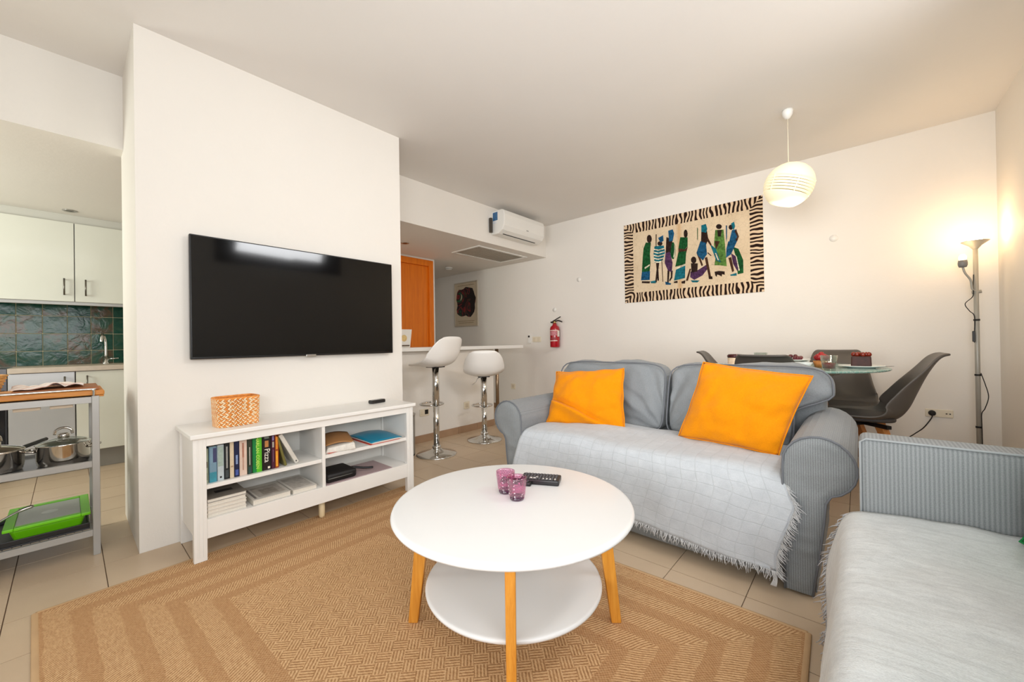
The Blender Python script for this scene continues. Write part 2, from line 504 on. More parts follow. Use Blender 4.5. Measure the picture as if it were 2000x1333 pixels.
bench = thing('tv_bench', 'white wooden television bench with four open compartments below the screen', 'tv bench', (-2.46, .965, 0))
xf, xb_, yl, yr, H = -2.288, -2.632, .375, 1.556, .600
W_ = dict(world=True)
MB().box(xb_, xf + .018, yl - .012, yr + .012, H - .022, H).build('top_board', WHITE, bench, bevel=.004, **W_)
def bench_leg(y, x0, x1, zf=.0085):
    return MB().box(x0, x1, y, y + .05, zf, H - .022)
for (ya) in (yl, yr - .05):
    o = bench_leg(ya, xf - .03, xf).build('leg', WHITE, bench, bevel=.002, **W_)
    g = MB()
    for k in (.014, .020, .034): g.box(xf - .001, xf + .0022, ya + k, ya + k + .0025, .03, H - .03)
    g.build('leg_bead', WHITE, o, **W_)
    bench_leg(ya, xb_, xb_ + .03, .0005).build('leg', WHITE, bench, bevel=.002, **W_)
    MB().box(xb_ + .03, xf - .03, ya + .008, ya + .042, .115, H - .022).build('side_panel', WHITE, bench, **W_)
MB().box(xf - .02, xf, yl + .05, yr - .05, H - .062, H - .022).build('top_rail', WHITE, bench, bevel=.0015, **W_)
MB().box(xf - .02, xf, yl + .05, yr - .05, .108, .196).build('bottom_rail', WHITE, bench, bevel=.0015, **W_)
MB().box(xb_ + .01, xf - .02, yl + .04, yr - .04, .178, .196).build('bottom_shelf', WHITE, bench, **W_)
MB().box(xb_, xb_ + .008, yl + .04, yr - .04, .115, H - .022).build('back_panel', mat('white_hardboard', (228, 226, 220), .5, var=.01), bench, **W_)
MB().box(xb_ + .01, xf - .004, .952, .970, .196, H - .022).build('divider', WHITE, bench, bevel=.0015, **W_)
MB().box(xb_ + .01, xf - .01, yl + .042, .952, .335, .355).build('shelf', WHITE, bench, bevel=.0015, **W_)
MB().box(xb_ + .01, xf - .01, .970, yr - .042, .352, .372).build('shelf', WHITE, bench, bevel=.0015, **W_)
MB().lathe([(.012, .0085), (.016, .02), (.017, .11)], (-2.34, .965, 0), 16).build('centre_foot', mat('cream_plastic', (225, 205, 165), .5), bench, smooth=True, **W_)

# ---- books standing in the upper left compartment
def book(name, label, y, w, h, dep, cover, pages=(228, 220, 200), lean=0.0, z=.3555, x=None, art=None, text=None, tcol=(240, 240, 235), tsize=.02, rough=.4):
    """upright book: cover (spine and boards) with a page block; spine faces the room"""
    x = -2.322 if x is None else x
    r = thing(name, label, 'book', (x, y, z), 0, 'books standing on the bench shelf')
    if lean: r.matrix_basis = r.matrix_basis @ Matrix.Rotation(lean, 4, 'X')
    th = .0022
    c = mat('cover_%d_%d_%d' % cover, cover, rough, var=.08, vscale=30)
    cb = MB().box(-dep, 0, 0, th, 0, h).box(-dep, 0, w - th, w, 0, h).box(-th, 0, th, w - th, 0, h)
    co = cb.build('cover', c, r, bevel=.0012, bseg=1)
    MB().box(-dep + .004, -th, th, w - th, .003, h - .003).build('pages', mat('paper_pages', pages, .8, var=.05, vscale=200), r)
    if art:
        for (z0, z1, a0, a1, col) in art:
            MB().box(-.0004, .0006, w * a0, w * a1, h * z0, h * z1).build('spine_print', mat('print_%d_%d_%d' % col, col, .45, var=.12, vscale=60), co)
    if text:
        m = Matrix.Translation((.0010, w * .52, h * (.55 if len(text) > 6 else .42))) @ Matrix(((0, 0, 1, 0), (0, 1, 0, 0), (-1, 0, 0, 0), (0, 0, 0, 1)))
        text_obj('spine_lettering', text, tsize, mat('print_%d_%d_%d' % tcol, tcol, .45), co, m)
    return r
bl = [
 ('sage green paperback at the left end of the standing books', .420, .018, .165, (160, 172, 150), [(.45, .62, .2, .8, (60, 50, 40)), (.1, .3, .25, .75, (110, 120, 100))], None),
 ('pale blue paperback with a misty cover beside the sage green one', .441, .030, .170, (120, 152, 172), [(.0, .28, .05, .95, (58, 140, 158)), (.55, .95, .5, .95, (62, 66, 104))], None),
 ('silvery white paperback with a black dot at its foot', .473, .026, .172, (188, 200, 204), [(.07, .12, .35, .65, (30, 30, 34)), (.4, .95, .1, .9, (160, 178, 168))], None),
 ('black paperback with a pale vertical title near the left end', .500, .022, .176, (26, 32, 34), [(.3, .9, .35, .65, (150, 150, 146)), (.05, .25, .2, .8, (60, 70, 72))], None),
 ('narrow cream paperback between the black and the navy one', .523, .017, .176, (216, 198, 170), [(.3, .34, .2, .8, (170, 140, 110))], None),
 ('navy paperback with a sparkling blue title', .541, .021, .180, (22, 30, 66), [(.35, .6, .3, .7, (130, 150, 190)), (.05, .2, .2, .8, (70, 90, 160))], None),
 ('beige paperback with brown script on its spine', .563, .032, .181, (220, 196, 180), [(.5, .9, .35, .6, (172, 120, 100)), (.15, .5, .4, .55, (182, 140, 120))], None),
 ('dark olive paperback with a thin white title', .596, .022, .181, (48, 56, 42), [(.25, .75, .42, .56, (205, 205, 195)), (.02, .2, .2, .8, (40, 74, 70))], None),
]
for lab, y, w, h, cv, art, tx in bl:
    book('paperback', lab, y, w, h, .12, cv, art=art, text=tx)
book('paperback', 'bright green thick paperback among the standing books', .619, .042, .180, .125, (20, 128, 62), art=[(0, 1, .42, .98, (86, 182, 30))], text='HARLAN COBEN', tcol=(214, 236, 120), tsize=.0215)
book('cookbook', 'thick black pizza cookbook with white lettering', .662, .042, .182, .14, (26, 18, 20), art=[(.66, .84, .3, .7, (186, 128, 70)), (.04, .10, .6, .85, (235, 225, 205)), (.9, .96, .25, .75, (120, 130, 120))], text='Pizza', tcol=(244, 240, 228), tsize=.036)
book('paperback', 'thin plum coloured paperback right of the black cookbook', .705, .016, .181, .12, (76, 28, 50), art=[(.62, .78, .25, .75, (170, 165, 150)), (.82, .95, .25, .75, (130, 118, 165)), (.2, .55, .4, .6, (120, 90, 110))])
book('paperback', 'thin amber and orange paperback at the right end of the row', .722, .018, .180, .12, (150, 62, 20), art=[(.05, .5, .2, .7, (240, 172, 50)), (.55, .92, .2, .7, (222, 140, 40))])
bk = book('paperback', 'olive backed book leaning against the upright row', .768, .012, .178, .12, (118, 112, 58), lean=.24, pages=(220, 214, 196))
bk = book('hardback', 'white spined book leaning furthest right in the row', .822, .020, .186, .13, (214, 210, 200), lean=.46, pages=(206, 200, 176), art=[(.05, .09, .35, .65, (50, 50, 54))])

# ---- flat books in the lower left compartment
def flat(name, label, cat, x0, x1, y0, y1, z, h, col, group, rz=0.0, top=None):
    r = thing(name, label, cat, ((x0 + x1) / 2, (y0 + y1) / 2, z), rz, group)
    a, c_ = (x1 - x0) / 2, (y1 - y0) / 2
    cm = mat('flatcover_%d_%d_%d' % col, col, .4, var=.05, vscale=20)
    MB().box(-a, a, -c_, c_, 0, .0022).box(-a, a, -c_, c_, h - .0022, h).box(-a, -a + .002, -c_, c_, .0022, h - .0022).build('cover', cm, r, bevel=.001, bseg=1)
    MB().box(-a + .002, a - .003, -c_ + .003, c_ - .003, .0022, h - .0022).build('pages', mat('paper_white', (226, 220, 208), .8, var=.06, vscale=240), r)
    if top:
        for ti, (p0, p1, q0, q1, cc) in enumerate(top):
            MB().box(-a + 2 * a * p0, -a + 2 * a * p1, -c_ + 2 * c_ * q0, -c_ + 2 * c_ * q1, h - .001, h + .0004 * (ti + 1)).build('cover_print', mat('print_%d_%d_%d' % cc, cc, .45, var=.2, vscale=40), r)
    return r
names5 = ['lowest', 'second lowest', 'middle', 'second highest']
for k in range(4):
    flat('magazine', 'white magazine lying in the neat left pile, %s of five' % names5[k], 'magazine', -2.56, -2.306, .428, .588 - .002 * (k % 2), .1965 + k * .0172, .0168, (222, 216, 206), 'magazines piled on the bottom shelf')
flat('magazine', 'topmost magazine of the left pile with a dark grey cover', 'magazine', -2.56, -2.306, .428, .588, .1965 + 4 * .0172, .0172, (122, 116, 108), 'magazines piled on the bottom shelf', top=[(.55, .7, .3, .75, (40, 36, 36))])
flat('magazine', 'large glossy grey magazine lying flat right of the pile', 'magazine', -2.54, -2.300, .612, .790, .1965, .027, (206, 202, 194), 'magazines piled on the bottom shelf', top=[(.08, .92, .08, .14, (120, 116, 114)), (.2, .9, .2, .9, (176, 170, 162)), (.4, .8, .35, .75, (150, 142, 132))])
flat('magazine', 'pale magazine lying flat nearest the centre divider', 'magazine', -2.56, -2.300, .798, .925, .1965, .024, (214, 210, 202), 'magazines piled on the bottom shelf', top=[(.1, .9, .1, .9, (190, 184, 176))])

# ---- right compartments
r = thing('folder_stack', 'turquoise document folder with loose papers on the upper right shelf', 'folder', (-2.43, 1.36, .3725))
for k, (dx, dy, col, h) in enumerate([(.004, -.01, (214, 90, 70), .003), (.0, .006, (232, 228, 218), .006), (.006, -.004, (238, 236, 230), .004), (-.002, .004, (70, 66, 62), .002)]):
    MB().box(-.150 + dx, .132 + dx, -.104 + dy, .104 + dy, sum([.003, .006, .004, .002][:k]), sum([.003, .006, .004, .002][:k + 1])).build('paper_sheet', mat('sheet_%d' % k, col, .7), r)
MB().grid(lambda u, w: (-.152 + .292 * u, -.108 + .218 * w, .0155 + .010 * math.sin(PI * w) * (1 - u * .4) + .004 * math.sin(5 * u)), 12, 8).build('cover_sheet', mat('turquoise_card', (16, 140, 176), .35, var=.05), r, smooth=True, solid=.003, offset=1)
r = thing('paper_packet', 'kraft envelope packet with white printed side on the upper right shelf', 'envelope', (-2.40, 1.09, .3725), -.25)
MB().hexa([(-.12, -.075, 0), (.1, -.085, 0), (.1, .085, 0), (-.12, .075, 0)], [(-.12, -.07, .05), (.095, -.07, .028), (.095, .078, .042), (-.12, .07, .06)]).build('packet', mat('white_printed_paper', (226, 222, 212), .6, var=.1, vscale=50), r, bevel=.006)
MB().grid(lambda u, w: (-.125 + .205 * u, -.08 + .16 * w, .066 - .026 * u + .012 * math.sin(PI * w)), 8, 8).build('flap', mat('kraft_paper', (178, 128, 78), .7), r, smooth=True, solid=.002)
r = thing('brochure', 'red and white brochure lying left of the envelope packet', 'brochure', (-2.345, 1.02, .3725), .2)
MB().box(-.06, .045, -.04, .05, 0, .002).build('sheet', mat('brochure_white', (222, 214, 205), .45), r)
MB().box(-.02, .04, -.034, .03, .002, .0025).build('print', mat('brochure_red', (206, 66, 34), .45, var=.3, vscale=60), r)
MB().box(-.06, -.03, -.034, .04, .002, .0025).build('print', mat('brochure_grey', (120, 118, 116), .45, var=.3, vscale=60), r)
o = MB().box(-2.535, -2.293, .976, 1.395, .1965, .2005).build('table_mat', mat('mauve_mat', (176, 154, 156), .55, var=.05), None, bevel=.001)
tag(o, 'flat mauve place mat on the lower right shelf of the bench', 'mat')
r = thing('camera_case', 'black zipped case with a wrist strap on the mauve mat', 'case', (-2.40, 1.075, .201))
MB().box(-.085, .095, -.092, .088, .0, .052).build('body', mat('black_nylon', (14, 14, 16), .55, var=.1, bump=.2, bscale=500), r, bevel=.016, bseg=4, smooth=True)
MB().tube([(.096, -.085, .026), (.098, 0, .026), (.092, .08, .026), (.0, .091, .026), (-.08, .085, .026)], .0022, 6).build('zip', mat('zip_grey', (120, 120, 116), .4, .4), r, smooth=True)
MB().tube(smoothpath([(-.01, .085, .03), (.0, .12, .028), (.03, .17, .018), (.055, .215, .016)], 6), .007, 8).build('strap', BLACK, r, smooth=True)

# ---- on the bench top
t = NT('orange_straw'); v = t.coord(); t.base(t.ramp(t.noise(v, 60, 3), [(.3, lin((222, 128, 40))), (.7, lin((246, 168, 82)))]), .55); STRAWO = t.m
t = NT('cream_straw'); v = t.coord(); t.base(t.ramp(t.noise(v, 60, 3), [(.3, lin((242, 208, 160))), (.7, lin((255, 236, 200)))]), .55); STRAWC = t.m
bk = thing('woven_basket', 'orange and cream chevron woven basket on the white bench', 'basket', (-2.425, .575, H + .0005), math.radians(4))
BW, BD, BH = .089, .064, .140
def bpt(a, z, off=0.0):
    """rounded rectangle ring at height z"""
    k = 1.0 + .06 * (z / BH); n = 5.0
    c, s = math.cos(a), math.sin(a)
    rr = (abs(c) ** n + abs(s) ** n) ** (-1 / n)
    x, y = BD * k * rr * c, BW * k * rr * s
    L = math.hypot(x, y); return (x + off * x / L, y + off * y / L, z)
b = MB().grid(lambda u, w: bpt(2 * PI * u, BH * w, -.004), 48, 6, True); b.prism([bpt(2 * PI * k / 48, 0, -.004)[:2] for k in range(48)], 0, .004)
b.build('liner', mat('basket_inside', (206, 122, 50), .7, var=.2, vscale=80), bk, smooth=True, solid=.003)
b = MB(); rows, cols = 14, 56
for rr in range(rows):
    za, zb = BH * (rr + .06) / rows, BH * (rr + 1.0) / rows
    sg = 1 if rr % 2 else -1
    for cc in range(cols):
        a0 = 2 * PI * (cc + .5 * rr * 0) / cols; sh = sg * 2 * PI / cols * .9; wd = 2 * PI / cols * .82
        b.cur = (cc + (0 if rr % 4 < 2 else 0)) % 2
        if rr in (5, 8, 10, 12) : b.cur = 1 if cc % 3 else 0
        q = [bpt(a0, za, .0), bpt(a0 + wd, za, .0), bpt(a0 + wd + sh, zb, .0), bpt(a0 + sh, zb, .0)]
        q2 = [bpt(a0 + wd * .12, za, .0035), bpt(a0 + wd * .88, za, .0035), bpt(a0 + wd * .88 + sh, zb, .0035), bpt(a0 + wd * .12 + sh, zb, .0035)]
        b.hexa(q, q2)
b.build('weave', [STRAWO, STRAWC], bk, kind='stuff')
b = MB().tube([bpt(2 * PI * k / 48, BH + .001, -.001) for k in range(48)], .0048, 8, True)
b.build('rim', STRAWO, bk, smooth=True)
r = thing('media_box', 'small black remote control lying at the right end of the bench', 'remote control', (-2.49, 1.405, H + .0005), math.radians(6))
MB().box(-.022, .022, -.055, .055, 0, .022).build('body', BLACK, r, bevel=.006, bseg=3)
MB().box(-.018, .018, -.050, .050, .0215, .0232).build('top_face', mat('dark_gloss', (40, 40, 42), .2), r, bevel=.001)
# ================================================================== rug
HX, HY = 1.13, .825
t = NT('jute_weave'); v = t.coord(); x, y, z = t.sep(v)
ax = t.math('ABSOLUTE', x); ay = t.math('ABSOLUTE', y)
dx = t.math('SUBTRACT', HX, ax); dy = t.math('SUBTRACT', HY, ay)
d = t.math('MINIMUM', dx, dy)
horiz = t.math('LESS_THAN', dy, dx)          # 1 where the nearest edge runs along x
al = t.math('ADD', t.math('MULTIPLY', x, horiz), t.math('MULTIPLY', y, t.math('SUBTRACT', 1.0, horiz)))
wob = t.math('MULTIPLY', t.math('SUBTRACT', t.noise(v, 13, 3), .5), .022)
dd = t.math('ADD', d, wob)
fr = t.math('FRACT', t.math('DIVIDE', t.math('SUBTRACT', dd, .012), .118))
band = t.math('SMOOTH_MIN', t.math('MULTIPLY', t.math('SUBTRACT', .64, fr), 14.0), 1.0, .1)
band = t.math('MAXIMUM', t.math('MINIMUM', band, 1.0), 0.0)
start = t.math('GREATER_THAN', t.math('FRACT', t.math('DIVIDE', t.math('SUBTRACT', dd, .012), .118)), .02)
band = t.math('MULTIPLY', band, start)
# twisted cords: light bands have cords across, dark bands have knots
cordc = t.math('SINE', t.math('MULTIPLY', t.math('ADD', al, t.math('MULTIPLY', dd, .55)), 2 * PI / .0105))
knots = t.math('MULTIPLY', t.math('SINE', t.math('MULTIPLY', al, 2 * PI / .011)), t.math('SINE', t.math('MULTIPLY', dd, 2 * PI / .012)))
edgepat = t.math('ADD', t.math('MULTIPLY', cordc, band), t.math('MULTIPLY', knots, t.math('SUBTRACT', 1.0, band)))
# centre: herringbone blocks of short cords
B_ = .062
cx = t.math('FLOOR', t.math('DIVIDE', t.math('ADD', x, t.math('MULTIPLY', y, 1.0)), B_)); cy = t.math('FLOOR', t.math('DIVIDE', t.math('SUBTRACT', x, y), B_))
chk = t.math('MODULO', t.math('ABSOLUTE', t.math('ADD', cx, t.math('MULTIPLY', cy, 1.0))), 2.0)
p1 = t.math('SINE', t.math('MULTIPLY', t.math('ADD', x, y), 2 * PI / .0145)); p2 = t.math('SINE', t.math('MULTIPLY', t.math('SUBTRACT', x, y), 2 * PI / .0145))
herr = t.math('ADD', t.math('MULTIPLY', p1, chk), t.math('MULTIPLY', p2, t.math('SUBTRACT', 1.0, chk)))
inner = t.math('GREATER_THAN', d, .485)
pat = t.math('ADD', t.math('MULTIPLY', herr, inner), t.math('MULTIPLY', edgepat, t.math('SUBTRACT', 1.0, inner)))
fib = t.noise(t.mapped(v, (1, 1, 1)), 210, 3, .6)
h = t.math('ADD', t.math('ADD', t.math('MULTIPLY', pat, .36), .5), t.math('ADD', t.math('MULTIPLY', t.math('SUBTRACT', fib, .5), 1.0), t.math('MULTIPLY', t.math('SUBTRACT', t.noise(t.mapped(v, (40, 150, 1), (0, 0, .6)), 1.0, 3, .6, .5), .5), .9)))
col = t.ramp(h, [(.0, lin((146, 106, 70))), (.5, lin((200, 158, 114))), (1.0, lin((228, 194, 150)))])
dark = t.math('MULTIPLY', t.math('SUBTRACT', 1.0, t.math('MAXIMUM', band, inner)), .42)
col = t.mix(dark, col, lin((160, 114, 74)))
col = t.mix(t.math('MULTIPLY', t.noise(v, 3, 3), .3), col, lin((196, 152, 106)))
t.base(col, .85, 0, .15); t.bump(h, .38, .004)
JUTE = t.m
rug = thing('rug', 'large tan woven jute rug with stepped rectangular border under the coffee table', 'rug', (-1.244, .778, 0), math.radians(2.1))
MB().grid(lambda u, w: (-HX + 2 * HX * u, -HY + 2 * HY * w, .0075), 8, 8).build('woven_field', JUTE, rug, solid=.0065)
TAPE = mat('rug_binding', (196, 160, 118), .7, var=.08, bump=.2, bscale=300)
for (a, b_) in [((-HX, -HY), (HX, -HY)), ((HX, -HY), (HX, HY)), ((HX, HY), (-HX, HY)), ((-HX, HY), (-HX, -HY))]:
    q = Vector((a[0], a[1], .0042)); r_ = Vector((b_[0], b_[1], .0042))
    s = MB(); n = 24; pth = [q.lerp(r_, k / n) for k in range(n + 1)]
    dirv = (r_ - q).normalized(); nv = Vector((-dirv.y, dirv.x, 0))
    s.grid(lambda u, w: tuple(q.lerp(r_, u) + nv * (.011 * math.cos(PI * 2 * w)) + Vector((0, 0, .0044 * math.sin(PI * 2 * w)))), 24, 10)
    s.build('binding_tape', TAPE, rug, smooth=True)

# ================================================================== coffee table
CX, CY, CT = -.936, 1.047, .44
ct = thing('coffee_table', 'round white two-tier coffee table with honey oak legs', 'coffee table', (CX, CY, .008), math.radians(40.2))
zt = CT - .008
def disc(r, z0, z1, n=96, e=.008):
    return MB().lathe([(0, z0), (r - e * 1.3, z0), (r - e * .4, z0 + e * .4), (r, (z0 + z1) / 2), (r - e * .3, z1 - e * .35), (r - e, z1 - .001), (r - e * 1.6, z1), (0, z1)], (0, 0, 0), n)
TTOP = mat('white_satin_tabletop', (229, 229, 228), .33, var=.008, bump=.02, bscale=40)
disc(.417, zt - .022, zt, e=.010).build('tabletop', TTOP, ct, smooth=True)
disc(.308, .145, .163, e=.007).build('lower_shelf', TTOP, ct, smooth=True)
for k in range(4):
    a = k * PI / 2; c, s = math.cos(a), math.sin(a)
    MB().taper((.313 * c, .313 * s, zt - .022), (.360 * c, .360 * s, 0), (.050, .030) if k % 2 == 0 else (.050, .030), (.034, .026), a).build('leg', OAK, ct, bevel=.003)

# pink pressed-glass candle holders
PINK = thinglass('pink_glass', (248, 212, 232), .14)
PINKD = thinglass('violet_glass_base', (192, 104, 186), .15)
def votive(loc, label):
    r = thing('candle_holder', label, 'candle holder', loc, 0, 'pink glass candle holders')
    prof_o = [(.026, .012), (.029, .03), (.032, .055), (.0345, .074), (.035, .080)]
    prof_i = [(.0325, .080), (.0318, .072), (.029, .05), (.026, .026), (.0, .020)]
    b = MB().lathe([(0, .012)] + prof_o + prof_i, (0, 0, 0), 40); b.build('cup', PINK, r, smooth=True)
    MB().lathe([(0, 0), (.023, 0), (.0255, .004), (.026, .0118), (0, .0118)], (0, 0, 0), 40).build('base', PINKD, r, smooth=True)
    s = MB()
    for row in range(9):
        z = .017 + row * .0066
        rad = .0268 + (z - .012) * .125
        for k in range(22):
            a = 2 * PI * (k + .5 * (row % 2)) / 22; c, q = math.cos(a), math.sin(a)
            p = Vector((rad * c, rad * q, z)); tx = Vector((-q, c, 0)) * .0034; tz = Vector((0, 0, .0034)); n = Vector((c, q, 0)) * .0018
            s._add([p - tx, p - tz, p + tx, p + tz, p + n], [(0, 1, 4), (1, 2, 4), (2, 3, 4), (3, 0, 4)])
    s.build('diamond_relief', PINK, r, kind='stuff', fixn=False)
    return r
votive((-1.000, 1.082, CT), 'pale pink glass candle holder standing further back, left of the other')
votive((-.925, 1.060, CT), 'deeper pink glass candle holder in front, beside the remote controls')
def remote(name, label, loc, rz, L, Wd, hb, rows, cols, btn, light):
    r = thing(name, label, 'remote control', loc, rz, 'remote controls on the coffee table')
    MB().box(-L / 2, L / 2, -Wd / 2, Wd / 2, 0, hb).build('body', BLACK, r, bevel=.005, bseg=3)
    me = None
    for i in range(rows):
        for j in range(cols):
            if me is None:
                o = MB().lathe([(0, 0), (btn, 0), (btn, .0014), (btn * .8, .002), (0, .002)], (0, 0, 0), 10).build('button', mat('remote_button_grey', (92, 92, 96), .5), r); me = o
            else:
                o = me.copy(); COL.objects.link(o); o.parent = r
            o.location = (-L / 2 + .014 + (L - .03) * i / (rows - 1), -Wd / 2 + .009 + (Wd - .018) * j / (cols - 1), hb)
    for (x0, x1, y0_, y1_) in light:
        MB().box(x0, x1, y0_, y1_, hb, hb + .0022).build('light_button', mat('remote_button_white', (222, 220, 214), .5), r, bevel=.0006, bseg=1)
    return r
ang = math.atan2(1.332 - 1.27, -.947 + 1.077)
remote('remote_control', 'long black remote control nearest the sofa on the coffee table', (-.965, 1.252, CT), math.radians(27), .155, .078, .021, 11, 5, .0042, [(-.04, -.030, -.026, -.016), (-.026, -.016, -.026, -.018), (-.018, -.008, -.014, -.008), (.012, .017, -.030, -.020), (.026, .031, -.030, -.018), (.040, .044, -.030, -.018), (.058, .064, -.030, -.018)])
remote('remote_control', 'short black remote control half hidden behind the pink candle holders', (-1.030, 1.178, CT), math.radians(20), .13, .04, .015, 9, 3, .003, [(.0, .006, -.004, .004)])
# ================================================================== sofas, throws, cushions
def fabric(name, c1, c2, period=.006, axis='X', strength=.35, wr=.5, uv=False):
    t = NT(name); v = t.coord('UV' if uv else 'Object')
    x, y, z = t.sep(v)
    s = {'X': x, 'Y': y, 'Z': z}[axis]
    st = t.math('SINE', t.math('MULTIPLY', s, 2 * PI / period))
    n1 = t.noise(v, 420, 2); n2 = t.noise(v, 5, 4)
    f = t.math('ADD', t.math('ADD', .5, t.math('MULTIPLY', st, .22 * strength)), t.math('MULTIPLY', t.math('SUBTRACT', n1, .5), .8))
    c = t.ramp(f, [(.2, lin(c2)), (.8, lin(c1))])
    c = t.mix(t.math('MULTIPLY', n2, .18), c, lin(c2))
    t.base(c, .85, 0, .2)
    t.p.inputs['Sheen Weight'].default_value = .15
    t.bump(t.math('ADD', t.math('MULTIPLY', n1, .3), t.math('MULTIPLY', t.noise(v, 16, 4, .55, .8), wr)), .35, .012)
    return t.m
GREYF = fabric('grey_sofa_fabric', (150, 154, 156), (112, 116, 119))
GREYS = fabric('grey_striped_sofa_fabric', (146, 150, 151), (112, 116, 118), .0075, 'X', .9, .15)
PIPE = mat('grey_piping', (104, 107, 112), .8, var=.08)
PIPEL = mat('light_grey_piping', (152, 156, 158), .8, var=.08)

def roundbox(hx, hy, hz, n=7.0, res=14, bulge=(0, 0, 0), wr=0.0, seed=0, fn=None):
    """cushion: p-norm rounded box with bulging faces and soft wrinkles"""
    b = MB(); b.weld = True
    def P(a, c, ax, sg):
        q = [0, 0, 0]; q[ax] = sg; q[(ax + 1) % 3] = a; q[(ax + 2) % 3] = c
        L = (abs(q[0]) ** n + abs(q[1]) ** n + abs(q[2]) ** n) ** (1 / n)
        q = [k / L for k in q]
        fx = (1 - q[1] ** 2) * (1 - q[2] ** 2); fy = (1 - q[0] ** 2) * (1 - q[2] ** 2); fz = (1 - q[0] ** 2) * (1 - q[1] ** 2)
        p = Vector((q[0] * (hx + bulge[0] * fx), q[1] * (hy + bulge[1] * fy), q[2] * (hz + bulge[2] * fz)))
        if wr:
            w = noise.noise(Vector((p.x * 5 + seed, p.y * 5, p.z * 9))) * wr + noise.noise(Vector((p.x * 14 + seed, p.y * 10, p.z * 18 + p.x * 9))) * wr * .45
            p += Vector((q[0], q[1], q[2])) * w
        return tuple(fn(p) if fn else p)
    for ax in range(3):
        for sg in (-1, 1):
            b.grid(lambda u, w: P(2 * u - 1, 2 * w - 1, ax, sg), res, res)
    return b

def pillow(name, label, cn, thick, col, seed, crease=False):
    TL, TR, BR, BL = [Vector(c) for c in cn]
    org = (BL + BR) / 2
    r = thing(name, label, 'cushion', org)
    nrm = (TR - TL).cross(BL - TL).normalized()
    if nrm.y > 0: nrm = -nrm
    N = 34
    def S(u, w, sg):
        a, c = 2 * u - 1, 2 * w - 1
        pin = .040
        a2 = a * (1 - pin * (1 - c * c) * 1.0); c2 = c * (1 - pin * (1 - a * a) * 1.0)
        uu, ww = (a2 + 1) / 2, (c2 + 1) / 2
        p = (BL * (1 - uu) + BR * uu) * (1 - ww) + (TL * (1 - uu) + TR * uu) * ww
        e = max(0.0, 1 - max(abs(a), abs(c)))
        prof = ((1 - abs(a) ** 2.4) * (1 - abs(c) ** 2.4)) ** .62
        if e < .045: prof *= .0
        th = thick * prof
        edge = min(1, e * 8)
        fan = math.sin(17 * math.atan2(c, a + .001) + seed) * .004 * (max(abs(a), abs(c)) ** 4) * edge
        wv = (noise.noise(Vector((a * 2.2 + seed, c * 2.2, 0))) * .016 + noise.noise(Vector((a * 5 + c * 2 + seed, c * 4 - a * 3, 3))) * .009) * edge + fan
        if crease:                                         # one long diagonal fold and a slumped lower corner
            dl = (c + .62) + .55 * (a + .3); wv += (.028 * math.exp(-(dl / .10) ** 2) - .034 * math.exp(-((dl - .16) / .07) ** 2)) * edge * (1 - max(0, a) ** 2)
            dm = (c + .55) - .45 * (a - .55); wv += -.014 * math.exp(-(dm / .07) ** 2) * math.exp(-((a - .6) / .3) ** 2) * edge
        p = p + nrm * (sg * th * .5 + wv * (1 if sg > 0 else .6) + .006 * math.sin(9 * (a + c) + seed) * (1 - edge))
        return tuple(p - org)
    b = MB(); b.weld = True
    b.grid(lambda u, w: S(u, w, 1), N, N); b.grid(lambda u, w: S(u, w, -1), N, N)
    o = b.build('cover', col, r, smooth=True)
    s = MB()
    rim = [S(k / 20, 0, 1) for k in range(20)] + [S(1, k / 20, 1) for k in range(20)] + [S(1 - k / 20, 1, 1) for k in range(20)] + [S(0, 1 - k / 20, 1) for k in range(20)]
    s.tube(rim, .0035, 6, True).build('seam', col, o, smooth=True)
    return r

t = NT('mustard_linen'); v = t.coord(); x, y, z = t.sep(v)
n1 = t.noise(v, 330, 3); n2 = t.noise(v, 6, 4, .6, .5)
c = t.ramp(n1, [(.25, lin((214, 126, 3))), (.75, lin((234, 150, 5)))])
c = t.mix(t.math('MULTIPLY', n2, .25), c, lin((212, 116, 0)))
t.base(c, .9, 0, .12); t.p.inputs['Sheen Weight'].default_value = .1
t.bump(t.math('ADD', t.math('MULTIPLY', n1, .35), t.math('MULTIPLY', t.noise(v, 11, 5, .6, 1.2), .9)), .4, .014)
MUSTARD = t.m

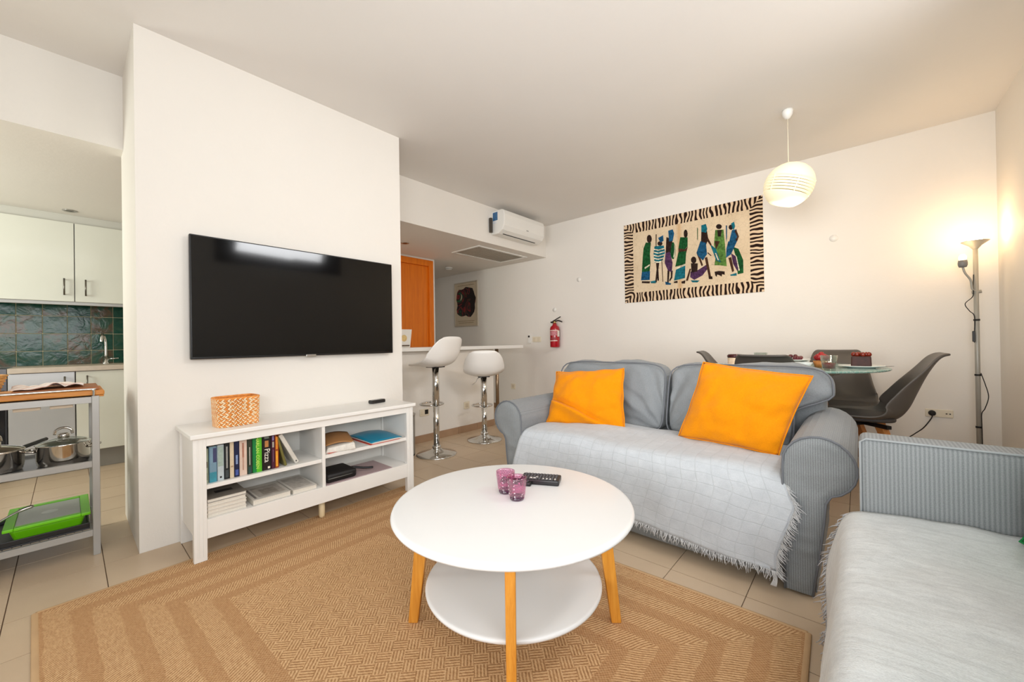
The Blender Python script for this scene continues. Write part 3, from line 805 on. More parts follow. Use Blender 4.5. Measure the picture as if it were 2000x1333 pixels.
# ---- grey two-seat sofa with rolled arms
sofa = thing('sofa', 'grey two-seat sofa with rolled arms and piped edges facing the coffee table', 'sofa', (-.9175, 2.3, 0))
YF = 1.879
MIR = -1.835
def arm_poly(m):
    pts = [(-.236, .010), (-.238, .30), (-.238, .50)]
    for k in range(1, 16):
        a = PI - k * (PI + .95) / 15
        pts.append((-.125 + .113 * math.cos(a), .510 + .113 * math.sin(a)))
    pts += [(-.088, .405), (-.104, .375), (-.110, .30), (-.128, .15), (-.148, .010)]
    return [(MIR - p[0], p[1]) for p in pts] if m else pts
for m in (False, True):
    P = arm_poly(m)
    o = MB().prism(P, YF + .004, 2.74, 'xz').build('arm', GREYF, sofa, world=True, bevel=.010, bseg=3)
    cxm = sum(p[0] for p in P) / len(P); czm = .33
    # softly padded front panel of the arm
    # padded front panel: rows of points between the two sides of the outline, bulging a little
    def span(z):
        xs = []
        for (a, b_) in zip(P, P[1:] + P[:1]):
            if (a[1] - z) * (b_[1] - z) <= 0 and a[1] != b_[1]: xs.append(a[0] + (b_[0] - a[0]) * (z - a[1]) / (b_[1] - a[1]))
        return (min(xs), max(xs)) if len(xs) > 1 else (cxm, cxm)
    def front(u, w):
        z = .011 + .6105 * w; lo, hi = span(z); x = lo + (hi - lo) * u
        e = 4 * u * (1 - u) * min(1, 14 * w * (1 - w) + .1)
        wr = .006 * noise.noise(Vector((x * 9, z * 34, 2))) + .004 * math.sin(z * 46 + x * 20) * math.exp(-((z - .37) / .07) ** 2)
        return (x, YF + .003 - (.012 + wr) * min(1, e * 1.5), z)
    MB().grid(front, 14, 44).build('arm_front', GREYS, o, smooth=True).data.transform(sofa.matrix_basis.inverted())
    pp = [(p[0], YF, p[1]) for p in P]
    MB().tube(pp, .0042, 8).build('piping', PIPE, o, smooth=True).data.transform(sofa.matrix_basis.inverted())
MB().box(-1.60, -.235, 1.93, 2.72, .10, .30).build('base', GREYF, sofa, world=True)
# skirt to the floor, slightly wavy at the hem
def skirt(u, w):
    x = -1.69 + (1.69 - .150) * u; z = .030 + .27 * w
    if w < .01: z += .012 * math.sin(5.2 * u * PI + .6) * (1 - u) + .010 * (1 - u)
    return (x, 1.890 + (.004 * math.sin(u * 23) + .006 * math.sin(u * 9)) * (1 - w), z)
MB().grid(skirt, 60, 6).build('skirt', GREYS, sofa, world=True, smooth=True, solid=.006)
MB().prism([(1.90, .02), (2.70, .02), (2.70, .30), (1.95, .34), (1.90, .30)], -.142, -.136, 'yz').build('skirt', GREYF, sofa, world=True)
MB().prism([(1.90, .02), (2.70, .02), (2.70, .30), (1.95, .34), (1.90, .30)], -1.699, -1.693, 'yz').build('skirt', GREYF, sofa, world=True)
MB().box(-1.70, -.135, 2.62, 2.775, .03, .755).build('back', GREYF, sofa, world=True, bevel=.045, bseg=4, smooth=True)
for (xa, xb2) in ((-1.590, -.922), (-.913, -.244)):
    roundbox((xb2 - xa) / 2, .275, .070, 9, 12, (0, .012, .012), .004, xa).move(Matrix.Translation(((xa + xb2) / 2, 2.165, .352))).build('seat_cushion', GREYF, sofa, world=True, smooth=True)
# T-shaped back cushions resting over the arms
def back_cushion(sgn):
    c = -.9175 + sgn * .395
    inner = -.9175 + sgn * .012
    def fn(p):
        x, y, z = p
        wz = max(0.0, min(1.0, (z + .02) / .10)); wz = wz * wz * (3 - 2 * wz)
        out = .655 + (.815 - .655) * wz                   # half-span reached at this height
        s = (x * sgn + .395) / .79                        # 0 inner .. 1 outer
        X = .012 + (out - .012) * s
        return (-.9175 + sgn * X, 2.52 + y + (z + .2) * .26, .632 + z)
    b = roundbox(.395, .085, .215, 6.5, 40, (0, .05, .012), .012, 3.3 * sgn, None)
    for i, q in enumerate(b.v):                            # pull creases fanning out of the inner lower corner
        x, y, z = q; s = (x * sgn + .395) / .79
        if y < 0:
            r_ = math.hypot(s * .8, (z + .215)); a_ = math.atan2(z + .215, s * .8 + .01)
            y += (.010 * math.sin(a_ * 13 + 3 * sgn) + .006 * math.sin(a_ * 23 + r_ * 9)) * math.exp(-((r_ - .28) / .22) ** 2) * (1 - abs(z / .215) ** 6)
            y += .007 * math.sin(z * 60 + s * 5) * math.exp(-((s - .95) / .10) ** 2)
        z += .008 * math.sin(s * 9 + sgn) * max(0, z / .215) ** 3
        b.v[i] = tuple(fn(Vector((x, y, z))))
    o = b.build('back_cushion', GREYF, sofa, world=True, smooth=True)
    # piping around the front edge
    for yy in (-.052, ):
        ring = []
        for k in range(72):
            a = 2 * PI * k / 72; n = 6.5; cc, ss = math.cos(a), math.sin(a)
            L = (abs(cc) ** n + abs(ss) ** n) ** (-1 / n)
            ring.append(fn(Vector((.397 * cc * L, -.085 * .93, .218 * ss * L))))
        MB().tube(ring, .0045, 7, True).build('piping', PIPE, o, smooth=True).data.transform(sofa.matrix_basis.inverted())
back_cushion(-1); back_cushion(1)

# ---- throws
def throw_mat(name, c1, c2, gx, gy, line):
    t = NT(name); v = t.coord('UV'); x, y, z = t.sep(v); ob = t.coord('Object')
    wob = t.math('MULTIPLY', t.math('SUBTRACT', t.noise(v, 9, 2), .5), .02)
    def ln(s, p, w):
        f = t.math('ABSOLUTE', t.math('SUBTRACT', t.math('FRACT', t.math('DIVIDE', t.math('ADD', s, wob), p)), .5))
        return t.math('MAXIMUM', 0.0, t.math('SUBTRACT', 1.0, t.math('DIVIDE', f, w)))
    g = t.math('MAXIMUM', ln(x, gx, .05), ln(y, gy, .06))
    g = t.math('MULTIPLY', g, t.math('ADD', .25, t.noise(v, 11, 2)))
    n1 = t.noise(ob, 380, 3); n2 = t.noise(ob, 24, 4, .6, .6)
    f = t.math('ADD', t.math('MULTIPLY', n1, .55), t.math('MULTIPLY', n2, .45))
    c = t.ramp(f, [(.3, lin(c2)), (.7, lin(c1))])
    c = t.mix(t.math('MULTIPLY', g, line), c, lin((138, 142, 144)))
    t.base(c, .92, 0, .1); t.p.inputs['Sheen Weight'].default_value = .2
    h = t.math('SUBTRACT', t.math('ADD', t.math('MULTIPLY', n1, .35), t.math('MULTIPLY', n2, .5)), t.math('MULTIPLY', g, .9))
    t.bump(h, .35, .004)
    return t.m
THROW1 = throw_mat('pale_grey_grid_throw', (196, 200, 204), (174, 179, 184), .066, .044, .26)
t = NT('off_white_crinkled_throw'); ob = t.coord('Object')
n1 = t.noise(ob, 360, 3); n2 = t.noise(t.mapped(ob, (9, 34, 20)), 1.0, 4, .6, 1.2); n3 = t.noise(ob, 60, 3)
f = t.math('ADD', t.math('MULTIPLY', n1, .35), t.math('ADD', t.math('MULTIPLY', n2, .45), t.math('MULTIPLY', n3, .2)))
t.base(t.ramp(f, [(.32, lin((186, 189, 190))), (.66, lin((216, 219, 219)))]), .92, 0, .1); t.p.inputs['Sheen Weight'].default_value = .2
t.bump(t.math('ADD', t.math('MULTIPLY', n1, .3), t.math('ADD', n2, t.math('MULTIPLY', n3, .4))), .42, .006)
THROW2 = t.m
FRINGE = mat('throw_fringe', (200, 200, 200), .9, var=.08, vscale=50)
def arclen(path):
    L = [0]
    for a, b_ in zip(path, path[1:]): L.append(L[-1] + (Vector(b_) - Vector(a)).length)
    return L
def along(path, L, s):
    for k in range(len(L) - 1):
        if s <= L[k + 1] or k == len(L) - 2:
            f = (s - L[k]) / (L[k + 1] - L[k]); return Vector(path[k]).lerp(Vector(path[k + 1]), f)
prof = [(p.x, p.y) for p in smoothpath([(2.39, .442, 0), (2.2, .445, 0), (2.02, .444, 0), (1.915, .434, 0), (1.876, .398, 0), (1.862, .34, 0), (1.857, .22, 0), (1.855, .12, 0), (1.855, .085, 0)], 5)]
prof3 = [(0, p[0], p[1]) for p in prof]; PL = arclen(prof3); TOT = PL[-1]
def throw1(u, w):
    hang0 = .52 * .95                                   # seat part length
    bottom = 1.0 - .045 * (1 - u) + .018 * math.sin(u * 7 + 1) - .05 * max(0, .25 - u)
    s = TOT * w * bottom
    p = along(prof3, PL, min(s, TOT))
    hz = max(0.0, min(1.0, (.44 - p.z) / .30))
    xl = -1.588 - .075 * hz; xr = -.246 + .05 * min(1, hz * 3) - .095 * max(0, hz - .35)
    x = xl + (xr - xl) * u
    n = Vector((0, -hz, 1 - hz * .9)); n.normalize()
    amp = .010 * noise.noise(Vector((x * 3.2, s * 4, 1))) + .005 * noise.noise(Vector((x * 9, s * 9, 4)))
    fold = .010 * hz * (math.sin(x * 13 + 1.2) * .6 + math.sin(x * 29) * .25)
    q = Vector((x, p.y, p.z)) + n * (amp + .012 + (.016 * math.exp(-((x + 1.25) / .25) ** 2) + .008 * math.exp(-((x + .45) / .2) ** 2)) * (1 - hz)) - Vector((0, abs(fold), 0))
    if hz > .25: q.y = min(q.y, 1.861 if x > -.30 or x < -1.55 else 1.872)
    return tuple(q)
th = thing('throw_blanket', 'pale grey grid-woven throw with fringe spread over the two-seat sofa', 'throw', (-.92, 2.1, .44))
b = MB().grid(throw1, 110, 60, uvfn=lambda u, w: (u * 1.36, w * TOT))
b.build('cloth', THROW1, th, world=True, smooth=True, solid=.004, offset=0)
def strands(fn_list, L, out, seed, r=.0013):
    rnd = random.Random(seed); s = MB()
    for p, d in fn_list:
        p = Vector(p); d = Vector(d)
        q = p + Vector((rnd.uniform(-.006, .006), rnd.uniform(-.004, .002), 0))
        l = L * rnd.uniform(.6, 1.25)
        m_ = q + d * l * .5 + Vector((rnd.uniform(-.006, .006), rnd.uniform(-.006, .004), 0)) + out * rnd.uniform(0, .006)
        e = m_ + d * l * .5 + Vector((rnd.uniform(-.010, .010), rnd.uniform(-.008, .005), rnd.uniform(-.004, .004))) + out * rnd.uniform(-.004, .006)
        s.tube([p, m_, e], [r * 1.3, r, r * .6], 4)
    return s
L1 = []
for k in range(430):
    u = k / 429; p = throw1(u, 1.0); L1.append((p, (0, -.05, -1)))
for k in range(170):
    w = .60 + .40 * k / 169; p = throw1(1.0, w); L1.append((p, (.72, -.16, -.62)))
strands(L1, .030, Vector((0, -1, 0)), 5).build('fringe', FRINGE, th, world=True, smooth=True, kind='stuff', fixn=False)
p = Vector(throw1(.995, 1.0))
s = MB()
for k in range(7): s.tube(smoothpath([p + Vector((.002 * k - .007, 0, .0)), p + Vector((-.002 + .002 * k, -.004, -.03)), p + Vector((.003 * k - .012, -.004, -.058))], 4), .0018, 5)
s.build('tassel', FRINGE, th, world=True, smooth=True, kind='stuff')

pillow('cushion', 'smaller mustard orange cushion propped at the left end of the sofa', [(-1.640, 2.335, .782), (-1.140, 2.375, .822), (-1.085, 2.26, .455), (-1.585, 2.13, .458)], .15, MUSTARD, 1.3, True)
pillow('cushion', 'larger mustard orange cushion propped at the right end of the sofa', [(-.652, 2.335, .876), (-.168, 2.345, .818), (-.286, 2.150, .462), (-.765, 2.245, .462)], .17, MUSTARD, 4.1)

# ---- second sofa along the right wall (near edge of the picture)
s2 = thing('sofa', 'grey striped sofa with a square arm along the right wall, covered by an off-white throw', 'sofa', (.35, .35, 0))
MB().box(-.025, .52, -1.0, 1.635, .04, .425).build('seat', GREYF, s2, world=True, bevel=.03, bseg=3, smooth=True)
a2 = MB().box(-.006, .715, 1.645, 1.775, .035, .683).build('arm', fabric('grey_stripe_arm', (150, 154, 155), (116, 120, 122), .0092, 'X', 1.0, .12), s2, world=True, bevel=.018, bseg=3, smooth=True)
MB().tube([(-.004, 1.648, .04), (-.004, 1.648, .672), (.01, 1.648, .682), (.4, 1.648, .684), (.71, 1.648, .683)], .0035, 7).build('piping', PIPEL, a2, smooth=True).data.transform(s2.matrix_basis.inverted())
MB().box(.50, .725, -1.0, 1.64, .04, .80).build('back', GREYF, s2, world=True, bevel=.05, bseg=4, smooth=True)
for k in range(2):
    roundbox(.09, .62, .19, 6, 14, (.04, 0, .02), .006, k).move(Matrix.Translation((.45, 1.0 - k * 1.27, .63))).build('back_cushion', GREYF, s2, world=True, smooth=True)
prof2 = [(0, p.x, p.y) for p in smoothpath([(.52, .452, 0), (.30, .462, 0), (.06, .460, 0), (-.015, .452, 0), (-.042, .428, 0), (-.050, .38, 0), (-.054, .30, 0), (-.058, .20, 0), (-.060, .14, 0)], 6)]
P2L = arclen(prof2); T2 = P2L[-1]
def throw2(u, w):
    y = -.95 + 2.585 * u
    cut = 1.0 - .20 * math.exp(-((y - 1.60) / .16) ** 2) - .10 * math.exp(-((y - 1.30) / .05) ** 2)
    sarc = T2 * w * cut; p = along(prof2, P2L, sarc)
    hz = max(0.0, min(1.0, (.44 - p.z) / .22))
    flare = .050 * math.exp(-((y - 1.58) / .10) ** 2) + .014 * math.exp(-((y - 1.17) / .05) ** 2) + .022 * math.exp(-((y - .98) / .05) ** 2) + .010 * (math.sin(y * 19) * .5 + .5) + .012 * math.exp(-((y - .8) / .04) ** 2)
    x = p.y - flare * hz
    q = Vector((x, y + .02 * hz * math.sin(y * 11), p.z))
    q += Vector((-hz, 0, 1 - hz)).normalized() * (.010 * noise.noise(Vector((y * 4, p.y * 5, 2))) + .004 * noise.noise(Vector((y * 13, p.y * 16, 7))) + .004)
    return tuple(q)
t2 = thing('throw_blanket', 'off-white crinkled throw with grey fringe covering the sofa by the right wall', 'throw', (.2, .4, .45))
MB().grid(throw2, 150, 64, uvfn=lambda u, w: (u * 2.585, w * T2)).build('cloth', THROW2, t2, world=True, smooth=True, solid=.004, offset=0)
L2 = []
for k in range(520):
    u = .28 + .72 * k / 519; p = throw2(u, 1.0); L2.append((p, (-.22, 0, -.97)))
for k in range(60):
    w = .62 + .38 * k / 59; p = throw2(1.0, w); L2.append((p, (-.5, .3, -.8)))
strands(L2, .030, Vector((-1, 0, 0)), 8, .0015).build('fringe', mat('grey_fringe', (178, 178, 180), .9, var=.08), t2, world=True, smooth=True, kind='stuff', fixn=False)
GREENF = mat('emerald_fabric', (14, 132, 66), .85, var=.1, bump=.3, bscale=300)
pillow('cushion', 'emerald green cushion at the far end of the right-hand sofa', [(.37, 1.60, .80), (.46, 1.22, .82), (.40, 1.20, .478), (.296, 1.585, .478)], .11, GREENF, 2.2)
pillow('cushion', 'second emerald green cushion further along the right-hand sofa', [(.35, .98, .82), (.35, .58, .82), (.31, .58, .478), (.31, .98, .478)], .11, GREENF, 5.2)
# ================================================================== dining corner
def shell(prof, k=.55, nu=18, nv=30, expo=2.6):
    """moulded seat shell; prof: rows of (y, z, half width, side lift). Front at -y."""
    rows = [Vector((p[0], p[1], 0)) for p in prof]
    path = smoothpath(rows, 8); hw = [p.x for p in smoothpath([(p[2], 0, 0) for p in prof], 8)]; lf = [p.x for p in smoothpath([(p[3], 0, 0) for p in prof], 8)]
    m = len(path) - 1
    def at(v):
        f = max(0, min(1, v)) * m; i = min(int(f), m - 1); g = f - i
        p = path[i].lerp(path[i + 1], g)
        tg = (path[min(i + 2, m)] - path[max(i - 1, 0)]).normalized()
        return p, Vector((-tg.y, tg.x)), hw[i] * (1 - g) + hw[i + 1] * g, lf[i] * (1 - g) + lf[i + 1] * g
    def fn(u, v):
        a, c = 2 * u - 1, 2 * v - 1
        a2 = a * math.sqrt(1 - k * c ** 4 / 2); c2 = c * math.sqrt(1 - k * .35 * a ** 4 / 2)
        p, n, h, l = at((c2 + 1) / 2)
        o = l * abs(a2) ** expo
        return (a2 * h, p.x + n.x * o, p.y + n.y * o)
    return MB().grid(fn, nu, nv)
CHAIRG = mat('taupe_grey_shell', (84, 78, 72), .42, var=.04)
def dining_chair(label, loc, rz):
    r = thing('dining_chair', label, 'chair', loc, rz, 'moulded dining chairs round the glass table')
    pr = [(-.235, .480, .17, .0), (-.20, .497, .205, .012), (-.08, .484, .225, .03), (.06, .472, .228, .05), (.15, .492, .225, .10), (.205, .560, .215, .115), (.245, .665, .20, .085), (.29, .785, .185, .035), (.335, .866, .165, .02), (.375, .888, .14, .0)]
    shell(pr).build('seat_shell', CHAIRG, r, smooth=True, solid=.014, offset=1, sub=1)
    roundbox(.185, .175, .016, 5, 10, (0, 0, .012)).move(Matrix.Translation((0, -.03, .496))).build('seat_pad', mat('dark_seat_pad', (58, 53, 50), .6, var=.06), r, smooth=True)
    MB().bar((-.13, -.11, .450), (.13, .11, .450), .03, .022).bar((-.13, .11, .450), (.13, -.11, .450), .03, .022).build('under_frame', BLACK, r, bevel=.003)
    for sx in (-1, 1):
        for sy in (-1, 1):
            MB().taper((sx * .075, sy * .075, .450), (sx * .215, sy * .205, 0), (.052, .040), (.030, .026), math.atan2(sy, sx)).build('leg', BEECH, r, bevel=.004)
    return r
dining_chair('taupe moulded chair at the right end of the glass table, seen from the side', (.012, 3.395, 0), math.radians(-88))
dining_chair('taupe moulded chair on the wall side of the glass table, facing the room', (-.12, 3.86, 0), math.radians(4))
dining_chair('taupe moulded chair at the left end of the glass table', (-.705, 3.74, 0), math.radians(97))
dining_chair('taupe moulded chair between the sofa and the glass table, seen from behind', (-.465, 3.255, 0), math.radians(180))

TX, TY, TZ, TR_ = -.385, 3.45, .800, .535
t = NT('crackled_aqua_glass'); v = t.coord()
vo = t.n('ShaderNodeTexVoronoi', feature='DISTANCE_TO_EDGE'); t.link(v, vo.inputs['Vector']); vo.inputs['Scale'].default_value = 42
f = t.math('MINIMUM', t.math('MULTIPLY', vo.outputs['Distance'], 9.0), 1.0)
t.base(t.mix(f, lin((236, 250, 244)), lin((168, 214, 202))), .12); t.p.inputs['Transmission Weight'].default_value = .45; t.p.inputs['IOR'].default_value = 1.45
t.bump(f, .5, .004)
AQUA = t.m
dt = thing('dining_table', 'round dining table with a crackled aqua glass top behind the sofa', 'dining table', (TX, TY, 0))
ring = [(0, TZ - .014), (TR_ - .006, TZ - .014), (TR_, TZ - .010), (TR_ + .001, TZ - .004), (TR_ - .004, TZ), (0, TZ)]
o = MB().lathe(ring, (0, 0, 0), 96).build('glass_top', AQUA, dt, smooth=False)
MB().lathe([(.10, TZ - .0142), (.34, TZ - .0142), (.36, TZ - .022), (.20, TZ - .075), (.10, TZ - .075)], (0, 0, 0), 40).build('top_support', WHITE, dt, smooth=False)
for k in range(4):
    a = PI / 4 + k * PI / 2; c, s_ = math.cos(a), math.sin(a)
    MB().taper((.20 * c, .20 * s_, TZ - .05), (.36 * c, .36 * s_, 0), (.062, .045), (.040, .034), a).build('leg', BEECH, dt, bevel=.004)

CER = mat('white_porcelain', (236, 240, 236), .18, var=.01)
def plate(label, loc, r_=.115):
    o = MB().lathe([(0, .002), (r_ * .55, .0), (r_ * .6, .003), (r_ * .98, .013), (r_, .015), (r_ * .97, .0165), (r_ * .62, .0075), (0, .0065)], (0, 0, 0), 48).build('plate', CER, None, smooth=True)
    o.location = loc; tag(o, label, 'plate', 'white plates on the glass table'); return o
GLS = thinglass('clear_glass', (244, 248, 246), .14)
REDJ = mat('red_juice', (150, 18, 24), .12, var=.05)
def tumbler(label, loc, h=.085, r0=.030, r1=.040, fill=.45):
    r = thing('tumbler', label, 'drinking glass', loc, 0, 'tumblers of red drink')
    MB().lathe([(0, 0), (r0, 0), (r1, h), (r1 - .0022, h), (r0 - .0018, .008), (0, .008)], (0, 0, 0), 40).build('glass', GLS, r, smooth=True)
    rf = r0 + (r1 - r0) * fill - .003
    MB().lathe([(0, .0085), (r0 - .0026, .0085), (rf, h * fill), (0, h * fill)], (0, 0, 0), 40).build('drink', REDJ, r, smooth=True)
    return r
tumbler('tumbler of red drink at the left of the laid table', (-.535, 3.30, TZ), .100, .034, .042, .32)
tumbler('tumbler of red drink standing nearest above the sofa cushion', (-.145, 3.13, TZ), .090, .033, .044, .48)
plate('white plate carrying the dark chocolate cake at the right of the table', (.005, 3.42, TZ), .12)
plate('white footed plate under the bunch of grapes', (-.375, 3.42, TZ + .035), .12)
o = MB().lathe([(0, 0), (.055, 0), (.05, .008), (.018, .014), (.018, .028), (.05, .0355), (0, .0355)], (0, 0, 0), 32).build('plate_stand', CER, None, smooth=True); o.location = (-.375, 3.42, TZ); tag(o, 'short white stand holding up the plate of grapes', 'stand')
plate('white plate under the small layered cake at the left', (-.700, 3.30, TZ), .075)
CHOC = mat('chocolate_sponge', (58, 26, 18), .6, var=.25, vscale=60, bump=.4, bscale=160)
r = thing('chocolate_cake', 'dark chocolate cake slice with glazed berries on the right-hand plate', 'cake', (.005, 3.42, TZ + .009)); r.scale = (1.35, 1.35, 1.5)
MB().hexa([(-.038, -.03, 0), (.038, -.03, 0), (.038, .03, 0), (-.038, .03, 0)], [(-.036, -.028, .045), (.036, -.028, .045), (.036, .028, .045), (-.036, .028, .045)]).build('sponge', CHOC, r, bevel=.005)
rn = random.Random(3)
for k in range(7):
    MB().lathe([(0, -.011), (.008, -.008), (.0115, 0), (.008, .008), (0, .011)], (rn.uniform(-.028, .028), rn.uniform(-.02, .02), .052), 12).build('berry', mat('glazed_berry', (126, 34, 14), .15, var=.2), r, smooth=True)
r = thing('layer_cake', 'small cream layer cake with a dark berry topping at the left', 'cake', (-.700, 3.30, TZ + .0085)); r.scale = (1.3, 1.3, 1.5)
MB().lathe([(0, 0), (.036, 0), (.037, .035), (0, .035)], (0, 0, 0), 28).build('cream_layers', mat('cream_sponge', (240, 208, 176), .6, var=.18, vscale=40), r, smooth=False)
MB().lathe([(0, .035), (.037, .035), (.040, .045), (.034, .052), (0, .053)], (0, 0, 0), 28).build('topping', mat('dark_berry_topping', (66, 14, 16), .25, var=.2), r, smooth=True)
r = thing('grape_bunch', 'bunch of red grapes with a leaf on a white plate', 'grapes', (-.375, 3.42, TZ + .0425)); r.scale = (1.25, 1.25, 1.25)
for k in range(18):
    a = rn.uniform(0, 6.28); q = .045 * math.sqrt(rn.random())
    MB().lathe([(0, -.011), (.008, -.0085), (.0115, 0), (.008, .0085), (0, .011)], (q * math.cos(a) + .01, q * math.sin(a), .0115 + .02 * rn.random() * (1 - q / .05)), 12).build('grape', mat('red_grape', (92, 30, 38), .25, var=.2, vscale=30), r, smooth=True)
MB().grid(lambda u, w: (-.075 + .06 * u, -.025 + .05 * w, .016 + .012 * math.sin(PI * u) - .01 * (2 * w - 1) ** 2), 6, 6).build('leaf', mat('grape_leaf', (120, 128, 60), .6), r, smooth=True, solid=.001)
r = thing('berry_pot', 'small wooden pot heaped with red berries behind the tumbler', 'berries', (-.195, 3.36, TZ)); r.scale = (1.35, 1.35, 1.4)
MB().lathe([(0, 0), (.028, 0), (.034, .032), (.030, .032), (.026, .006), (0, .006)], (0, 0, 0), 24).build('pot', BEECH, r, smooth=True)
for k in range(10):
    a = k * 2.4; q = .022 * math.sqrt(k / 10)
    MB().lathe([(0, -.014), (.010, -.008), (.0135, .002), (.008, .011), (0, .013)], (q * math.cos(a), q * math.sin(a), .046 + .016 * (1 - q / .022)), 10).build('berry', mat('strawberry_red', (158, 18, 26), .35, var=.2, vscale=50), r, smooth=True)
for lab, loc, rr, hh in [('shallow white bowl left of the berry pot', (-.285, 3.30, TZ), .05, .035), ('small white cup behind the grapes', (-.30, 3.52, TZ), .032, .05)]:
    o = MB().lathe([(0, .0), (rr * .6, 0), (rr, hh), (rr - .003, hh), (rr * .55, .006), (0, .006)], (0, 0, 0), 32).build('bowl', CER, None, smooth=True); o.location = loc; tag(o, lab, 'bowl')
r = thing('fork', 'steel fork lying at the right rim of the glass table', 'cutlery', (.085, 3.52, TZ + .001), math.radians(25))
MB().bar((-.09, 0, .003), (.02, 0, .003), .007, .003).build('handle', STEEL, r, bevel=.001, bseg=1)
b = MB().bar((.02, 0, .003), (.045, 0, .004), .018, .002)
for k in range(4): b.bar((.045, -.0075 + .005 * k, .004), (.085, -.0075 + .005 * k, .006), .0022, .0018)
b.build('tines', STEEL, r)

# ---- pendant lamp
pl = thing('pendant_lamp', 'cream slatted globe pendant lamp over the dining table', 'lamp', (-.355, 3.342, CE))
MB().lathe([(0, 0), (.030, 0), (.034, -.012), (.030, -.035), (.016, -.058), (.006, -.064), (0, -.064)], (0, 0, 0), 28).build('ceiling_rose', WHITEP, pl, smooth=True)
MB().tube([(0, 0, -.06), (0, 0, -.375)], .0028, 8).build('cord', mat('cream_cord', (236, 224, 200), .5), pl, smooth=True)
t = NT('glowing_cream_shade'); c0 = lin((232, 222, 196))
t.base(c0, .5); t.p.inputs['Emission Color'].default_value = lin((255, 238, 190)); t.p.inputs['Emission Strength'].default_value = .40
t.p.inputs['Transmission Weight'].default_value = .0
SHADE = t.m
tilt = Matrix.Translation((0, 0, -.525)) @ Matrix.Rotation(math.radians(-14), 4, Vector((.66, -.75, 0))) @ Matrix.Rotation(math.radians(13), 4, Vector((.75, .66, 0)))
def srad(z): return .150 * math.sqrt(max(0, 1 - (z / .152) ** 2)) 
MB().lathe([(0, .128)] + [(.139 * math.cos(a_), .139 * math.sin(a_)) for a_ in [1.15 - .2 * i for i in range(11)]], (0, 0, 0), 40).move(tilt).build('slit_dark_core', mat('slit_dark', (120, 100, 62), .8), pl, smooth=True)  # dark body added inside the shade so the slits read dark
rows = [(.150, .036)] + [(.031 - .0185 * k, .031 - .0185 * k - .0120) for k in range(5)] + [(-.062, -.132)]
for k, (za, zb) in enumerate(rows):
    n = 8 if k in (0, 6) else 3
    pr = [(srad(za + (zb - za) * i / n), za + (zb - za) * i / n) for i in range(n + 1)]
    MB().lathe(pr, (0, 0, 0), 56).move(tilt).build('shade_band', SHADE, pl, smooth=True, solid=.0025)
b = MB()
for k in range(6):
    a = k * PI / 3
    b.bar((.147 * math.cos(a), .147 * math.sin(a), .04), (.138 * math.cos(a), .138 * math.sin(a), -.068), .012, .003)
b.move(tilt).build('shade_ribs', SHADE, pl)
MB().lathe([(0, -.05), (.022, -.045), (.030, -.02), (.022, .015), (.014, .04), (0, .042)], (0, 0, -.50), 20).build('bulb', emit('bulb_warm', (255, 236, 190), 3.0), pl, smooth=True)
l = bpy.data.lights.new('pendant_glow', 'POINT'); l.energy = 7.5; l.color = (1, .75, .50); l.shadow_soft_size = .05
lo = bpy.data.objects.new('pendant_glow', l); COL.objects.link(lo); lo.location = (-.355, 3.342, CE - .66 - .06)

# ---- floor lamp in the corner
fl = thing('floor_lamp', 'slim grey floor lamp with lit uplighter and reading light in the corner', 'lamp', (.607, 4.16, 0))
LG = mat('lamp_grey_paint', (168, 166, 158), .4, .2, var=.05)
MB().lathe([(0, 0), (.13, 0), (.13, .012), (.02, .026), (0, .026)], (0, 0, 0), 40).build('base', LG, fl, smooth=False)
MB().tube([(0, 0, .02), (0, 0, 1.60)], .0125, 16).build('pole', LG, fl, smooth=True)
for z in (.36, .72, 1.10):
    MB().tube([(0, 0, z), (0, 0, z + .012)], .0155, 14).build('pole_joint', BLACKM, fl)
MB().lathe([(.012, 1.595), (.016, 1.60), (.030, 1.62), (.062, 1.645), (.068, 1.650), (.065, 1.651), (.03, 1.628), (0, 1.618)], (0, 0, 0), 32).build('uplight_bowl', LG, fl, smooth=True)
MB().lathe([(0, 1.628), (.026, 1.635), (.034, 1.66), (.024, 1.69), (0, 1.70)], (0, 0, 0), 20).build('bulb', emit('uplight_bulb', (255, 240, 205), 14.0), fl, smooth=True)
arm = MB().tube(smoothpath([(0, -.005, 1.30), (-.02, -.02, 1.32), (-.028, -.03, 1.38), (-.055, -.05, 1.43), (-.066, -.055, 1.47)], 6), .006, 8).build('reading_arm', LG, fl, smooth=True)
MB().lathe([(0, 1.47), (.018, 1.472), (.023, 1.485), (.024, 1.50), (.022, 1.52), (.018, 1.52)], (-.066, -.055, 0), 20).build('reading_socket', GREYP, arm, smooth=True)
MB().lathe([(0, 1.515), (.016, 1.52), (.020, 1.54), (.012, 1.558), (0, 1.562)], (-.066, -.055, 0), 18).build('reading_bulb', emit('reading_bulb_glow', (255, 236, 190), 8.0), arm, smooth=True)
MB().tube([(-.02, 0, 1.296), (.024, 0, 1.302)], .012, 10).build('arm_clamp', LG, fl, smooth=True)
MB().tube(smoothpath([(-.012, -.01, 1.42), (-.016, -.02, 1.34), (-.018, -.02, 1.27), (-.055, -.03, 1.22), (-.035, -.02, 1.17), (-.012, -.014, 1.13), (-.014, -.012, 1.0), (-.014, -.012, .95)], 6), .0026, 6).build('cable', BLACKM, fl, smooth=True)
MB().box(-.024, -.010, -.022, -.010, .955, 1.03).build('switch', BLACK, fl, bevel=.003)
MB().tube(smoothpath([(.012, -.012, .74), (.03, -.02, .66), (.042, -.024, .58), (.026, -.02, .50), (.012, -.014, .46), (.012, -.014, .36), (.014, -.014, .03)], 6), .0026, 6).build('cable', BLACKM, fl, smooth=True)
